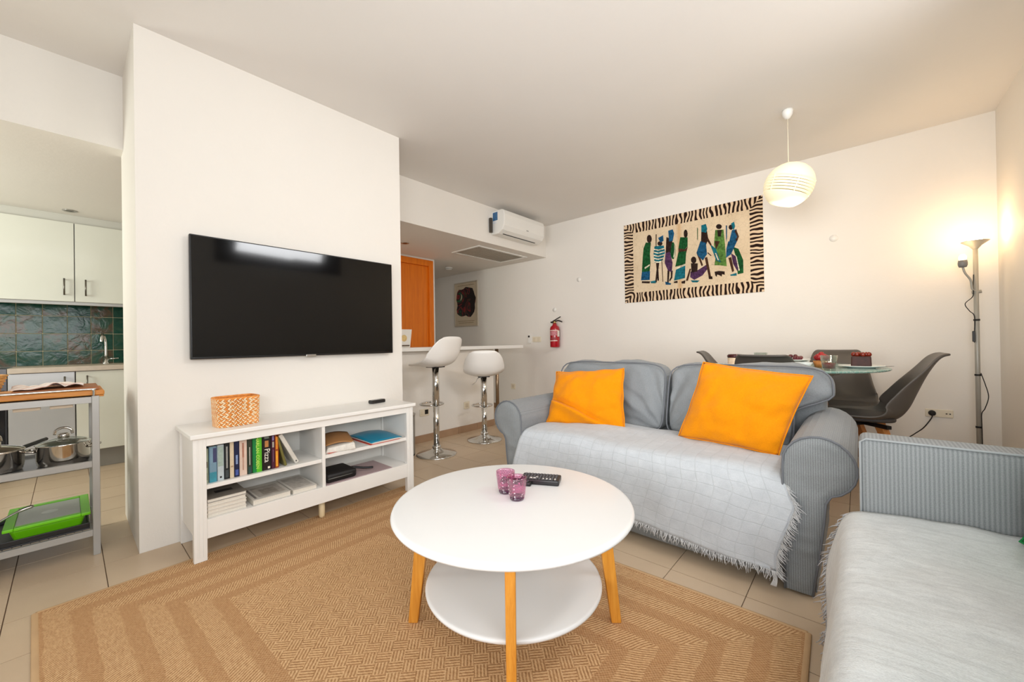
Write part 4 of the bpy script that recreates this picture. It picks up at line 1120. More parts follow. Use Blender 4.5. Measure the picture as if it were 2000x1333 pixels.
for nm, z, e, dx, dy in (('uplight_glow', 1.735, 2.5, 0, 0), ('reading_glow', 1.60, .5, -.066, -.055)):
    l = bpy.data.lights.new(nm, 'POINT'); l.energy = e; l.color = (1, .62, .30); l.shadow_soft_size = .03
    lo = bpy.data.objects.new(nm, l); COL.objects.link(lo); lo.location = (.607 + dx, 4.16 + dy, z)

# ---- batik wall hanging
BX0, BZ0, BWd, BHt = -2.069, 1.445, 1.40, .915
bt = thing('wall_hanging', 'batik wall hanging of robed figures with a zebra striped border', 'wall hanging', (BX0 + BWd / 2, YB, BZ0))
def bq(p, off): return (BX0 + p[0], YB - off, BZ0 + p[1])
t = NT('batik_cloth'); v = t.coord()
x, y, z = t.sep(v)
c = t.ramp(t.noise(v, 4, 4), [(.3, lin((214, 192, 160))), (.7, lin((226, 206, 176)))])
st = t.math('MAXIMUM', 0.0, t.math('SUBTRACT', 1.0, t.math('MULTIPLY', t.math('ABSOLUTE', t.math('ADD', x, .07)), 28.0)))
c = t.mix(t.math('MULTIPLY', st, .55), c, lin((196, 140, 70)))
vo = t.n('ShaderNodeTexVoronoi', feature='DISTANCE_TO_EDGE'); t.link(v, vo.inputs['Vector']); vo.inputs['Scale'].default_value = 26
c = t.mix(t.math('MULTIPLY', t.math('LESS_THAN', vo.outputs['Distance'], .018), .35), c, lin((150, 128, 104)))
t.base(c, .85, 0, .15); t.bump(t.noise(v, 500, 2), .15, .001)
BATIK = t.m
MB().box(BX0, BX0 + BWd, YB - .006, YB - .001, BZ0, BZ0 + BHt).build('cloth', BATIK, bt, world=True)
t = NT('zebra_border'); v = t.coord('UV'); 
m = t.mapped(v, (1, .22, 1))
wv = t.n('ShaderNodeTexWave', wave_type='BANDS', bands_direction='X', wave_profile='SIN'); t.link(m, wv.inputs['Vector'])
wv.inputs['Scale'].default_value = 8.2; wv.inputs['Distortion'].default_value = 6.5; wv.inputs['Detail'].default_value = 1.0; wv.inputs['Detail Scale'].default_value = 1.1
c = t.ramp(wv.outputs['Fac'], [(.46, lin((40, 24, 18))), (.54, lin((222, 196, 164)))])
t.base(c, .85, 0, .15)
ZEBRA = t.m
bw = .11
for nm, q in (('top', [(0, BHt), (BWd, BHt), (BWd - bw, BHt - bw), (bw, BHt - bw)]), ('bottom', [(0, 0), (BWd, 0), (BWd - bw, bw), (bw, bw)]), ('left', [(0, 0), (0, BHt), (bw, BHt - bw), (bw, bw)]), ('right', [(BWd, 0), (BWd, BHt), (BWd - bw, BHt - bw), (BWd - bw, bw)])):
    b = MB(); off = {'top': 0, 'bottom': 3.3, 'left': 7.1, 'right': 11.7}[nm]
    def fb(u, w, q=q):
        a = (q[0][0] + (q[1][0] - q[0][0]) * u, q[0][1] + (q[1][1] - q[0][1]) * u); c_ = (q[3][0] + (q[2][0] - q[3][0]) * u, q[3][1] + (q[2][1] - q[3][1]) * u)
        return (a[0] + (c_[0] - a[0]) * w, a[1] + (c_[1] - a[1]) * w)
    hor = nm in ('top', 'bottom')
    b.grid(lambda u, w: bq(fb(u, w), .0068), 24, 3, uvfn=lambda u, w: ((fb(u, w)[0 if hor else 1]) * 1.0 + off, w * .4))
    b.build('border_strip', ZEBRA, bt, world=True)
PCOL = dict(dark=(44, 30, 25), green=(24, 78, 40), blue=(26, 78, 112), purple=(76, 48, 80), teal=(24, 100, 114), cream=(222, 208, 182), brown=(68, 43, 31), lime=(84, 122, 58))
PM = {k: mat('dye_' + k, c_, .85, spec=.15, var=.5, vscale=46) for k, c_ in PCOL.items()}
FIGS=[[('green',[(0.262,0.670),(0.321,0.659),(0.308,0.536),(0.312,0.431),(0.301,0.328),(0.210,0.335),(0.223,0.508),(0.235,0.611)]),('blue',[(0.210,0.341),(0.306,0.338),(0.300,0.239),(0.198,0.247)]),('dark',[(0.333,0.698),(0.327,0.672),(0.312,0.658),(0.294,0.661),(0.279,0.681),(0.274,0.710),(0.280,0.736),(0.295,0.750),(0.313,0.747),(0.327,0.727)]),('cream',[(0.243,0.389),(0.302,0.417),(0.302,0.401),(0.248,0.369)]),('dark',[(0.209,0.235),(0.305,0.223),(0.299,0.201),(0.208,0.214)])],
[('dark',[(0.375,0.421),(0.398,0.417),(0.405,0.221),(0.388,0.218)]),('dark',[(0.390,0.429),(0.413,0.426),(0.379,0.203),(0.362,0.206)]),('teal',[(0.362,0.610),(0.464,0.601),(0.478,0.527),(0.452,0.440),(0.359,0.424),(0.348,0.529)]),('cream',[(0.353,0.585),(0.402,0.566),(0.471,0.572),(0.471,0.560),(0.402,0.553),(0.353,0.572)]),('cream',[(0.353,0.551),(0.402,0.532),(0.471,0.539),(0.471,0.527),(0.402,0.519),(0.352,0.538)]),('cream',[(0.352,0.517),(0.401,0.498),(0.471,0.505),(0.470,0.493),(0.401,0.485),(0.352,0.503)]),('cream',[(0.352,0.483),(0.401,0.464),(0.470,0.472),(0.470,0.459),(0.401,0.451),(0.352,0.469)]),('cream',[(0.351,0.449),(0.401,0.431),(0.470,0.438),(0.470,0.426),(0.400,0.417),(0.351,0.435)]),('dark',[(0.452,0.624),(0.446,0.610),(0.432,0.603),(0.414,0.607),(0.400,0.618),(0.395,0.635),(0.401,0.649),(0.415,0.655),(0.433,0.652),(0.447,0.640)]),('blue',[(0.404,0.695),(0.460,0.715),(0.464,0.652),(0.429,0.639)]),('brown',[(0.437,0.453),(0.445,0.451),(0.452,0.200),(0.445,0.201)]),('dark',[(0.379,0.741),(0.389,0.739),(0.384,0.606),(0.377,0.607)]),('teal',[(0.310,0.222),(0.367,0.226),(0.372,0.194),(0.315,0.201)])],
[('dark',[(0.500,0.321),(0.523,0.317),(0.511,0.187),(0.494,0.189)]),('dark',[(0.535,0.306),(0.557,0.312),(0.551,0.233),(0.521,0.194),(0.517,0.212),(0.535,0.245)]),('green',[(0.591,0.523),(0.585,0.468),(0.570,0.436),(0.552,0.439),(0.538,0.476),(0.533,0.533),(0.539,0.589),(0.554,0.621),(0.572,0.617),(0.586,0.580)]),('cream',[(0.578,0.601),(0.589,0.528),(0.576,0.450),(0.566,0.452),(0.578,0.530)]),('dark',[(0.495,0.687),(0.564,0.654),(0.543,0.557),(0.532,0.478),(0.483,0.506)]),('purple',[(0.483,0.516),(0.532,0.518),(0.557,0.393),(0.546,0.294),(0.505,0.320),(0.471,0.406)]),('blue',[(0.516,0.754),(0.565,0.759),(0.579,0.711),(0.563,0.634),(0.524,0.631)]),('blue',[(0.474,0.202),(0.538,0.174),(0.533,0.159),(0.478,0.166)])],
[('green',[(0.641,0.659),(0.717,0.644),(0.715,0.546),(0.677,0.513),(0.620,0.543)]),('brown',[(0.620,0.543),(0.687,0.521),(0.718,0.545),(0.700,0.479),(0.620,0.503)]),('green',[(0.620,0.503),(0.701,0.499),(0.690,0.363),(0.584,0.349)]),('cream',[(0.599,0.337),(0.690,0.368),(0.689,0.351),(0.598,0.319)]),('teal',[(0.591,0.316),(0.689,0.348),(0.683,0.215),(0.568,0.200)]),('dark',[(0.719,0.681),(0.715,0.655),(0.704,0.641),(0.691,0.643),(0.681,0.662),(0.678,0.689),(0.682,0.715),(0.692,0.729),(0.705,0.727),(0.715,0.708)]),('dark',[(0.568,0.190),(0.606,0.195),(0.606,0.171),(0.567,0.175)]),('dark',[(0.645,0.181),(0.687,0.190),(0.682,0.156),(0.649,0.160)])],
[('brown',[(0.806,0.452),(0.826,0.458),(0.865,0.326),(0.850,0.317)]),('brown',[(0.882,0.400),(0.906,0.406),(0.939,0.201),(0.919,0.185)]),('dark',[(0.854,0.675),(0.908,0.673),(0.920,0.585),(0.897,0.532),(0.848,0.560)]),('blue',[(0.844,0.580),(0.897,0.551),(0.905,0.435),(0.864,0.374),(0.820,0.430),(0.802,0.462)]),('teal',[(0.855,0.742),(0.900,0.747),(0.912,0.692),(0.899,0.656),(0.854,0.675)]),('dark',[(0.915,0.204),(0.950,0.200),(0.954,0.171),(0.919,0.175)]),('brown',[(0.916,0.605),(0.951,0.522),(0.941,0.512),(0.909,0.568)]),('brown',[(0.914,0.452),(0.948,0.413),(0.943,0.407),(0.908,0.444)]),('green',[(0.814,0.731),(0.822,0.715),(0.819,0.604),(0.813,0.594)])],
[('purple',[(0.740,0.277),(0.804,0.277),(0.903,0.330),(0.913,0.290),(0.858,0.221),(0.776,0.184),(0.735,0.218)]),('dark',[(0.746,0.364),(0.814,0.353),(0.809,0.267),(0.749,0.265)]),('dark',[(0.801,0.389),(0.796,0.368),(0.782,0.357),(0.765,0.360),(0.751,0.375),(0.746,0.398),(0.752,0.419),(0.766,0.430),(0.783,0.427),(0.796,0.412)]),('teal',[(0.739,0.184),(0.830,0.172),(0.807,0.154),(0.757,0.160)]),('brown',[(0.731,0.307),(0.747,0.305),(0.713,0.182),(0.692,0.185)])],
[('lime',[(0.986,0.667),(1.062,0.656),(1.073,0.500),(1.085,0.284),(1.024,0.302),(0.973,0.310),(0.992,0.439),(0.971,0.518)]),('dark',[(1.003,0.663),(1.047,0.654),(1.036,0.591),(1.011,0.596)]),('brown',[(0.978,0.555),(1.027,0.546),(0.990,0.463)]),('dark',[(1.048,0.689),(1.042,0.674),(1.029,0.668),(1.012,0.671),(0.998,0.684),(0.993,0.700),(0.999,0.714),(1.012,0.721),(1.029,0.717),(1.043,0.705)]),('teal',[(0.934,0.535),(0.988,0.477),(1.033,0.329),(0.991,0.354)]),('cream',[(0.979,0.432),(0.992,0.430),(1.016,0.355),(1.004,0.357)])],
[('dark',[(0.972,0.244),(1.015,0.247),(1.066,0.235),(1.065,0.201),(1.042,0.211),(1.036,0.186),(1.023,0.199),(0.998,0.212),(0.991,0.189),(0.979,0.205)])],
[('green',[(1.143,0.468),(1.191,0.441),(1.230,0.325),(1.230,0.198),(1.180,0.192),(1.174,0.334)]),('brown',[(1.101,0.365),(1.127,0.370),(1.150,0.228),(1.132,0.219)]),('purple',[(1.126,0.407),(1.166,0.372),(1.191,0.250),(1.177,0.224),(1.141,0.303)]),('cream',[(1.138,0.414),(1.174,0.371),(1.199,0.230),(1.190,0.222),(1.168,0.363)]),('blue',[(1.137,0.635),(1.178,0.636),(1.189,0.533),(1.168,0.491),(1.111,0.525)]),('blue',[(1.103,0.531),(1.168,0.491),(1.126,0.398),(1.080,0.368),(1.085,0.460)]),('brown',[(1.174,0.637),(1.198,0.559),(1.178,0.515),(1.168,0.533),(1.182,0.562),(1.161,0.621)]),('dark',[(1.150,0.660),(1.146,0.646),(1.135,0.639),(1.122,0.642),(1.112,0.653),(1.108,0.669),(1.112,0.684),(1.123,0.691),(1.136,0.688),(1.146,0.676)]),('teal',[(1.130,0.702),(1.158,0.714),(1.166,0.666),(1.153,0.632),(1.140,0.653)]),('teal',[(1.115,0.196),(1.172,0.206),(1.172,0.179),(1.119,0.184)]),('blue',[(1.084,0.693),(1.095,0.690),(1.093,0.570),(1.084,0.524)])]]

keys = list(PM)
for fi, fg in enumerate(FIGS):
    b = MB()
    for li, (cn, poly) in enumerate(fg):
        b.cur = keys.index(cn); n = len(poly)
        o0 = len(b.v); b.v += [bq(p, .0066 + .0003 * (li + 1)) for p in poly]; b.f.append(tuple(range(o0, o0 + n))); b.mi.append(b.cur)
    b.build('printed_animal' if len(fg) == 1 else 'printed_figure', [PM[k] for k in keys], bt, world=True, fixn=False)
# ================================================================== fittings on the walls and ceiling
PAPER = mat('poster_paper', (206, 190, 164), .6, var=.05)
r = thing('framed_poster', 'framed poster with a dark swirling abstract print on the corridor wall', 'picture', (-4.86, YB, 1.285))
x0, x1, z0, z1 = -5.135, -4.592, 1.285, 2.005
MB().box(x0, x1, YB - .012, YB - .001, z0, z1).build('backing', PAPER, r, world=True)
b = MB().box(x0 - .008, x0 + .008, YB - .02, YB - .0, z0 - .008, z1 + .008).box(x1 - .008, x1 + .008, YB - .02, YB, z0 - .008, z1 + .008).box(x0 + .008, x1 - .008, YB - .02, YB, z0 - .008, z0 + .008).box(x0 + .008, x1 - .008, YB - .02, YB, z1 - .008, z1 + .008)
b.build('frame', mat('pale_frame', (206, 196, 178), .35, .3), r, world=True)
t = NT('abstract_print'); v = t.coord()
n0 = t.n('ShaderNodeTexNoise'); t.link(v, n0.inputs['Vector']); n0.inputs['Scale'].default_value = 3.2; n0.inputs['Distortion'].default_value = 2.2; n0.inputs['Detail'].default_value = 1.5
c = t.ramp(n0.outputs['Fac'], [(.30, lin((20, 12, 14))), (.47, lin((26, 18, 22))), (.49, lin((150, 32, 40))), (.53, lin((24, 40, 36))), (.58, lin((20, 14, 18))), (.62, lin((34, 110, 58))), (.66, lin((22, 40, 52))), (.74, lin((214, 190, 160)))])
t.base(c, .5)
b = MB(); ccx, ccz = (x0 + x1) / 2, 1.68
pts = []
for k in range(28):
    a = 2 * PI * k / 28; rr = (abs(math.cos(a)) ** 4 + abs(math.sin(a)) ** 4) ** -.25 * (1 + .05 * math.sin(5 * a + 1) + .04 * math.sin(9 * a))
    pts.append((ccx + .225 * rr * math.cos(a), ccz + .235 * rr * math.sin(a)))
b.v += [(p[0], YB - .0128, p[1]) for p in pts]; b.f.append(tuple(range(28))); b.mi.append(0)
b.build('abstract_shape', t.m, r, world=True)
for zz, wd in ((1.365, .40), (1.335, .36), (1.955, .40)):
    MB().box(ccx - wd / 2, ccx + wd / 2, YB - .0126, YB - .0118, zz, zz + .008).build('caption_line', mat('faded_ink', (150, 132, 100), .6, var=.4, vscale=90), r, world=True)

# air conditioner on the bulkhead
ac = thing('air_conditioner', 'white wall-mounted air conditioner high on the bulkhead', 'air conditioner', (XB, 3.68, 2.26))
ya, yb2 = 3.30, 4.06
prof = [(XB, 2.268), (XB + .11, 2.262), (XB + .175, 2.30), (XB + .205, 2.345), (XB + .212, 2.47), (XB + .200, 2.52), (XB + .17, 2.535), (XB, 2.535)]
MB().prism([(p[0], p[1]) for p in prof], ya, yb2, 'xz').build('housing', WHITEP, ac, world=True, bevel=.010, bseg=3)
MB().hexa([(XB + .118, ya + .07, 2.2665), (XB + .128, ya + .07, 2.2725), (XB + .128, yb2 - .09, 2.2725), (XB + .118, yb2 - .09, 2.2665)], [(XB + .117, ya + .07, 2.2645), (XB + .131, ya + .07, 2.2705), (XB + .131, yb2 - .09, 2.2705), (XB + .117, yb2 - .09, 2.2645)]).build('outlet_slot', BLACK, ac, world=True)
MB().hexa([(XB + .132, ya + .05, 2.2722), (XB + .174, ya + .05, 2.2972), (XB + .174, yb2 - .06, 2.2972), (XB + .132, yb2 - .06, 2.2722)], [(XB + .134, ya + .05, 2.269), (XB + .177, ya + .05, 2.2945), (XB + .177, yb2 - .06, 2.2945), (XB + .134, yb2 - .06, 2.269)]).build('louvre', WHITEP, ac, world=True)
MB().box(XB + .03, XB + .105, ya - .0012, ya + .001, 2.42, 2.515).build('blue_sticker', mat('sticker_blue', (52, 104, 150), .4, var=.25, vscale=60), ac, world=True)
MB().box(XB + .03, XB + .085, ya - .0012, ya + .001, 2.385, 2.415).build('white_sticker', mat('sticker_white', (225, 228, 232), .4), ac, world=True)
MB().box(XB + .208, XB + .2125, 3.70, 3.735, 2.352, 2.358).build('badge', GREYP, ac, world=True)
b = MB(); n = 30
for k in range(n):
    a = .022 if k % 2 == 0 else .015
    b.lathe([(a * .6, 2.285 + .17 * k / n), (a, 2.287 + .17 * k / n), (a, 2.2895 + .17 * k / n), (a * .6, 2.2915 + .17 * k / n)], (XB + .022, ya - .028, 0), 12)
b.build('corrugated_hose', mat('dark_hose', (92, 84, 74), .6), ac, world=True)

# ceiling grille, smoke detector, spots (under the bulkhead)
gr = thing('ceiling_grille', 'large white ceiling ventilation grille under the bulkhead', 'vent', (-3.615, 3.69, SOF))
b = MB(); x0, x1, y0, y1 = -3.87, -3.365, 3.24, 4.15; fz = .012
b.box(x0, x1, y0, y0 + .035, SOF - fz, SOF - .0005).box(x0, x1, y1 - .035, y1, SOF - fz, SOF - .0005).box(x0, x0 + .035, y0 + .035, y1 - .035, SOF - fz, SOF - .0005).box(x1 - .035, x1, y0 + .035, y1 - .035, SOF - fz, SOF - .0005)
b.build('frame', WHITEP, gr, world=True, bevel=.002)
me = None
for k in range(21):
    y = y0 + .045 + (y1 - y0 - .09) * k / 20
    if me is None:
        o = MB().hexa([(x0 + .035, -.012, SOF - .010), (x1 - .035, -.012, SOF - .010), (x1 - .035, .010, SOF - .002), (x0 + .035, .010, SOF - .002)], [(x0 + .035, -.013, SOF - .0085), (x1 - .035, -.013, SOF - .0085), (x1 - .035, .009, SOF - .0007), (x0 + .035, .009, SOF - .0007)]).build('slat', mat('grille_slat', (232, 226, 214), .5), None)
        o.parent = gr; o.matrix_basis = Matrix.Translation((3.615, 0, -SOF)); me = o; base = o.matrix_basis.copy()
    else:
        o = me.copy(); COL.objects.link(o); o.parent = gr
    o.matrix_basis = base @ Matrix.Translation((0, y - 3.69, 0))
MB().box(x0 + .03, x1 - .03, y0 + .03, y1 - .03, SOF - .0012, SOF - .0004).build('backing', mat('grille_backing', (214, 206, 190), .8), gr, world=True)
r = thing('smoke_detector', 'round white smoke detector under the corridor ceiling', 'smoke detector', (-4.69, 3.87, SOF))
MB().lathe([(0, -.001), (.055, -.001), (.056, -.014), (.046, -.030), (.022, -.036), (0, -.036)], (0, 0, 0), 28).build('body', WHITEP, r, smooth=True)
MB().lathe([(.050, -.017), (.0565, -.018), (.0565, -.022), (.049, -.023)], (0, 0, 0), 28).build('vent_ring', GREYP, r, smooth=True)
def spot(label, loc):
    r = thing('ceiling_spot', label, 'spotlight', loc, 0, 'recessed spots')
    MB().lathe([(.030, -.0005), (.044, -.0005), (.044, -.005), (.034, -.008), (.030, -.004)], (0, 0, 0), 28).build('trim_ring', STEEL, r, smooth=True)
    MB().lathe([(0, -.0015), (.031, -.0015), (.026, -.004), (0, -.005)], (0, 0, 0), 28).build('lens', mat('dark_lens', (70, 64, 58), .2), r, smooth=True)
spot('recessed spotlight above the bar counter', (-3.89, 2.57, SOF)); spot('recessed spotlight above the kitchen cabinets', (-4.93, .02, SOF))

# fire extinguisher
fe = thing('fire_extinguisher', 'small red fire extinguisher hung on the white wall', 'fire extinguisher', (-3.04, YB - .075, .93))
RED = mat('extinguisher_red', (172, 14, 30), .25, var=.05, coat=.3)
MB().lathe([(0, .0), (.060, .0), (.064, .012), (.064, .245), (.056, .272), (.030, .292), (.026, .315), (0, .315)], (0, 0, 0), 36).build('cylinder', RED, fe, smooth=True)
def band(z0, z1, a0, a1, col, nm):
    MB().grid(lambda u, w: (.0646 * math.cos(a0 + (a1 - a0) * u), .0646 * math.sin(a0 + (a1 - a0) * u), z0 + (z1 - z0) * w), 16, 1).build(nm, mat(nm + '_%d_%d_%d' % col, col, .5, var=.3, vscale=80), fe, smooth=True)
band(.215, .228, -2.4, -.2, (232, 196, 190), 'label_strip'); band(.155, .21, -2.3, -.5, (196, 120, 128), 'label_pictograms'); band(.08, .092, -2.3, -.4, (238, 216, 205), 'label_line'); band(.14, .22, -.4, .3, (225, 215, 205), 'label_side'); band(.10, .13, -2.3, -.6, (150, 50, 56), 'label_text')
MB().lathe([(.0, .315), (.018, .315), (.018, .345), (0, .348)], (0, 0, 0), 18).build('valve', mat('brass', (196, 168, 110), .3, .9), fe, smooth=True)
MB().bar((-.03, 0, .345), (.095, 0, .40), .020, .010).build('lever', BLACK, fe, bevel=.003)
MB().tube(smoothpath([(.01, 0, .345), (.06, 0, .352), (.12, 0, .332)], 5), .008, 8).build('carry_handle', BLACK, fe, smooth=True)
MB().tube([(-.015, 0, .33), (-.058, -.002, .335)], .012, 10).build('hose_nozzle', BLACK, fe, smooth=True)
MB().box(-.03, .03, .055, .0745, .10, .24).build('wall_bracket', BLACK, fe)

def plate_sw(name, label, cat, loc, w, h, axis, extras, group=None):
    r = thing(name, label, cat, loc, 0, group); m = mat('ivory_plate', (232, 222, 200), .35, var=.02)
    if axis == 'y': MB().box(-w / 2, w / 2, -.009, -.0005, -h / 2, h / 2).build('plate', m, r, bevel=.003)
    else: MB().box(.0005, .009, -w / 2, w / 2, -h / 2, h / 2).build('plate', m, r, bevel=.003)
    for (a, z, ww, hh, col, nm) in extras:
        mm = mat('insert_%d_%d_%d' % col, col, .4)
        if axis == 'y': MB().box(a - ww / 2, a + ww / 2, -.0115, -.0085, z - hh / 2, z + hh / 2).build(nm, mm, r, bevel=.001, bseg=1)
        else: MB().box(.0085, .0115, a - ww / 2, a + ww / 2, z - hh / 2, z + hh / 2).build(nm, mm, r, bevel=.001, bseg=1)
    return r
IV = (226, 214, 190)
plate_sw('light_switch', 'double ivory light switch beside the fire extinguisher', 'switch', (-3.40, YB, 1.04), .15, .075, 'y', [(-.036, 0, .05, .05, IV, 'rocker'), (.036, 0, .05, .05, IV, 'rocker')])
r = thing('remote_holder', 'white remote control hung in a holder left of the light switch', 'remote control', (-3.527, YB, 1.03))
MB().box(-.024, .024, -.022, -.0005, -.045, .075).build('holder', WHITEP, r, bevel=.004)
MB().box(-.016, .016, -.0235, -.0215, .040, .066).build('display', BLACK, r, bevel=.002)
PLG = (34, 32, 30)
ow = plate_sw('wall_socket', 'double ivory wall socket with a black plug beside the dining chair', 'socket', (.442, YB, .413), .145, .058, 'y', [(.038, 0, .008, .008, (40, 36, 32), 'socket_hole'), (.056, 0, .008, .008, (40, 36, 32), 'socket_hole')])
r = thing('power_cord', 'black plug and cord running from the ivory wall socket to the floor', 'cord', (.405, YB - .02, 0))
MB().lathe([(0, .0), (.021, .0), (.019, -.022), (.010, -.032), (0, -.032)], (0, .010, .413), 18, 'y').build('plug', BLACKM, r, smooth=True)
MB().tube(smoothpath([(.0, -.02, .405), (-.008, -.025, .375), (-.05, -.03, .30), (-.10, -.03, .245), (-.14, -.035, .20), (-.16, -.05, .12), (-.17, -.08, .004), (-.10, -.16, .0045), (.12, -.18, .0045), (.20, -.19, .0045)], 7), .0035, 8).build('cable', BLACKM, r, smooth=True)
plate_sw('wall_socket', 'low ivory wall socket under the end of the bar counter', 'socket', (-3.855, YB, .352), .08, .08, 'y', [(0, 0, .045, .045, (214, 200, 176), 'socket_face')])
plate_sw('wall_socket', 'ivory double socket with a black insert behind the left bar stool', 'socket', (-3.345, 2.41, .300), .115, .072, 'x', [(.022, .004, .042, .046, (30, 28, 26), 'black_insert'), (-.03, .004, .03, .046, IV, 'socket_face')])
plate_sw('wall_socket', 'single ivory socket between the two bar stools', 'socket', (-3.345, 2.985, .300), .08, .08, 'x', [(0, 0, .045, .045, (214, 200, 176), 'socket_face')])
for lab, x, z in (('small round cover plate above the fire extinguisher', -3.09, 1.435), ('small round cover plate left of the batik hanging', -2.70, 1.80), ('small round cover plate right of the batik hanging', -.155, 1.855)):
    o = MB().lathe([(0, .0), (.030, .0), (.029, -.004), (0, -.005)], (0, -.0005, 0), 28, 'y').build('cover_plate', WHITEP, None, smooth=True)
    o.location = (x, YB, z); tag(o, lab, 'cover plate', 'round cover plates on the back wall')
# ================================================================== bar counter and stools
bc = thing('bar_counter', 'narrow white bar counter on two steel posts', 'counter', (-3.45, 2.8, 0))
MB().box(-3.66, -3.250, 1.707, 3.89, .928, .966).build('worktop', WHITE, bc, world=True, bevel=.003)
for x in (-3.335, -3.58):
    MB().tube([(x, 3.485, .0), (x, 3.485, .928)], .021, 18).build('post', mat('satin_bronze_steel', (150, 128, 104), .28, .9), bc, world=True, smooth=True)
SHELLW = mat('white_stool_shell', (236, 232, 226), .3, var=.01)
def stool(label, loc, rz, seat_z, foot_z, ring_rot):
    r = thing('bar_stool', label, 'bar stool', loc, rz, 'white bar stools at the counter')
    MB().lathe([(0, .0), (.178, .0), (.18, .006), (.174, .010), (.10, .026), (.05, .045), (.034, .062), (0, .062)], (0, 0, 0), 56).build('base', CHROME, r, smooth=True)
    MB().lathe([(0, .055), (.036, .055), (.040, .068), (.036, .082), (.0, .082)], (0, 0, 0), 28).build('collar', CHROME, r, smooth=True)
    MB().tube([(0, 0, .07), (0, 0, foot_z + .015)], .027, 20).build('column', CHROME, r, smooth=True)
    MB().tube([(0, 0, foot_z), (0, 0, seat_z)], .031, 20).build('column', CHROME, r, smooth=True)
    a0 = ring_rot; pts = []
    for k in range(25):
        a = -PI * .93 + 2 * PI * .93 * k / 24
        p = Vector((.105 * math.sin(a), -.100 + -.105 * math.cos(a), 0)); pts.append(Matrix.Rotation(a0, 3, 'Z') @ p + Vector((0, 0, foot_z)))
    MB().tube(pts, .009, 10).tube([pts[0], Vector((0, 0, foot_z))], .009, 10).tube([pts[-1], Vector((0, 0, foot_z))], .009, 10).build('footrest', CHROME, r, smooth=True)
    MB().box(-.06, .06, -.06, .06, seat_z - .004, seat_z + .010).build('mount_plate', BLACK, r, bevel=.002)
    MB().tube(smoothpath([(.02, .02, seat_z - .006), (.06, .045, seat_z - .014), (.085, .06, seat_z - .05), (.12, .085, seat_z - .075)], 5), .004, 8).build('height_lever', STEEL, r, smooth=True)
    z = seat_z
    pr = [(-.215, z + .020, .13, .0), (-.18, z + .024, .165, .008), (-.08, z + .014, .195, .03), (.04, z + .012, .205, .06), (.13, z + .040, .205, .085), (.175, z + .105, .20, .085), (.195, z + .180, .185, .06), (.205, z + .245, .155, .03), (.200, z + .270, .125, .015)]
    shell(pr, .6).build('seat_shell', SHELLW, r, smooth=True, solid=.012, offset=1, sub=1)
    return r
stool('white bar stool nearest the television wall, raised higher', (-2.878, 2.203, 0), math.radians(-80), .790, .445, math.radians(-25))
stool('white bar stool further right at the counter, set lower', (-2.915, 2.845, 0), math.radians(-132), .655, .345, math.radians(10))
bn = thing('pedal_bin', 'slim grey waste bin behind the end of the bench', 'bin', (-3.10, 1.975, 0))
MB().lathe([(0, .004), (.118, .004), (.125, .02), (.128, .36), (0, .36)], (0, 0, 0), 36).build('body', mat('bin_grey', (150, 146, 138), .35, .5, var=.03), bn, smooth=True)
MB().lathe([(.0, .36), (.131, .36), (.131, .372), (.11, .384), (0, .388)], (0, 0, 0), 36).build('lid', mat('bin_lid', (168, 164, 156), .35, .4), bn, smooth=True)
MB().lathe([(0, 0), (.122, 0), (.124, .014), (0, .014)], (0, 0, 0), 36).build('foot_ring', BLACKM, bn)
bg = thing('paper_bag', 'white printed paper bag standing on the bar counter', 'bag', (-3.50, 2.18, .9665))
MB().hexa([(-.05, -.12, 0), (.05, -.12, 0), (.05, .145, 0), (-.05, .145, 0)], [(-.045, -.125, .185), (.045, -.125, .185), (.045, .172, .185), (-.045, .172, .185)]).build('bag_body', mat('white_bag_paper', (232, 228, 220), .6, var=.03), bg, bevel=.002, bseg=1)
MB().hexa([(.0505, -.11, .012), (.0515, -.11, .012), (.0515, .135, .012), (.0505, .135, .012)], [(.0475, -.11, .026), (.0525, -.11, .026), (.0525, .137, .026), (.0475, .137, .026)]).build('printed_band', mat('bag_dark_print', (92, 74, 56), .6, var=.5, vscale=40), bg)
MB().lathe([(0, 0), (.034, 0), (.034, .0012), (0, .0012)], (.0485, .075, .095), 24, 'x').build('printed_emblem', mat('bag_gold_print', (222, 192, 130), .6, var=.2, vscale=60), bg)

# ================================================================== kitchen
GLOSSW = mat('gloss_white_front', (226, 226, 214), .10, var=.01, bump=.02, bscale=14, bdist=.004)
CAR = mat('cabinet_carcass', (206, 204, 194), .5, var=.01)
def bar_handle(nm, parent, x, y, z0, z1):
    b = MB().tube([(x + .026, y, z0), (x + .026, y, z1)], .0055, 10).tube([(x, y, z0 + .008), (x + .026, y, z0 + .008)], .005, 8).tube([(x, y, z1 - .008), (x + .026, y, z1 - .008)], .005, 8)
    return b.build(nm, mat('dark_nickel', (112, 108, 100), .3, .9), parent, world=True, smooth=True)
def upper(label, y0, y1, hy):
    r = thing('wall_cabinet', label, 'cabinet', (-5.06, (y0 + y1) / 2, 1.41), 0, 'gloss white wall cabinets')
    MB().box(XK + .001, -5.082, y0, y1, 1.41, 2.09).build('carcass', CAR, r, world=True)
    o = MB().box(-5.080, -5.062, y0 + .002, y1 - .002, 1.412, 2.088).build('door', GLOSSW, r, world=True, bevel=.0015)
    bar_handle('handle', o, -5.062, hy, 1.463, 1.605)
upper('gloss white wall cabinet at the left edge, its handle on the right', -.555, .043, -.016); upper('gloss white wall cabinet nearer the pillar, its handle on the left', .045, .645, .108)
b = MB().box(XK + .001, -5.09, -.555, .645, 2.092, SOF - .001).build('cornice_panel', CAR, None); tag(b, 'pale filler panel between the wall cabinets and the soffit', 'panel')
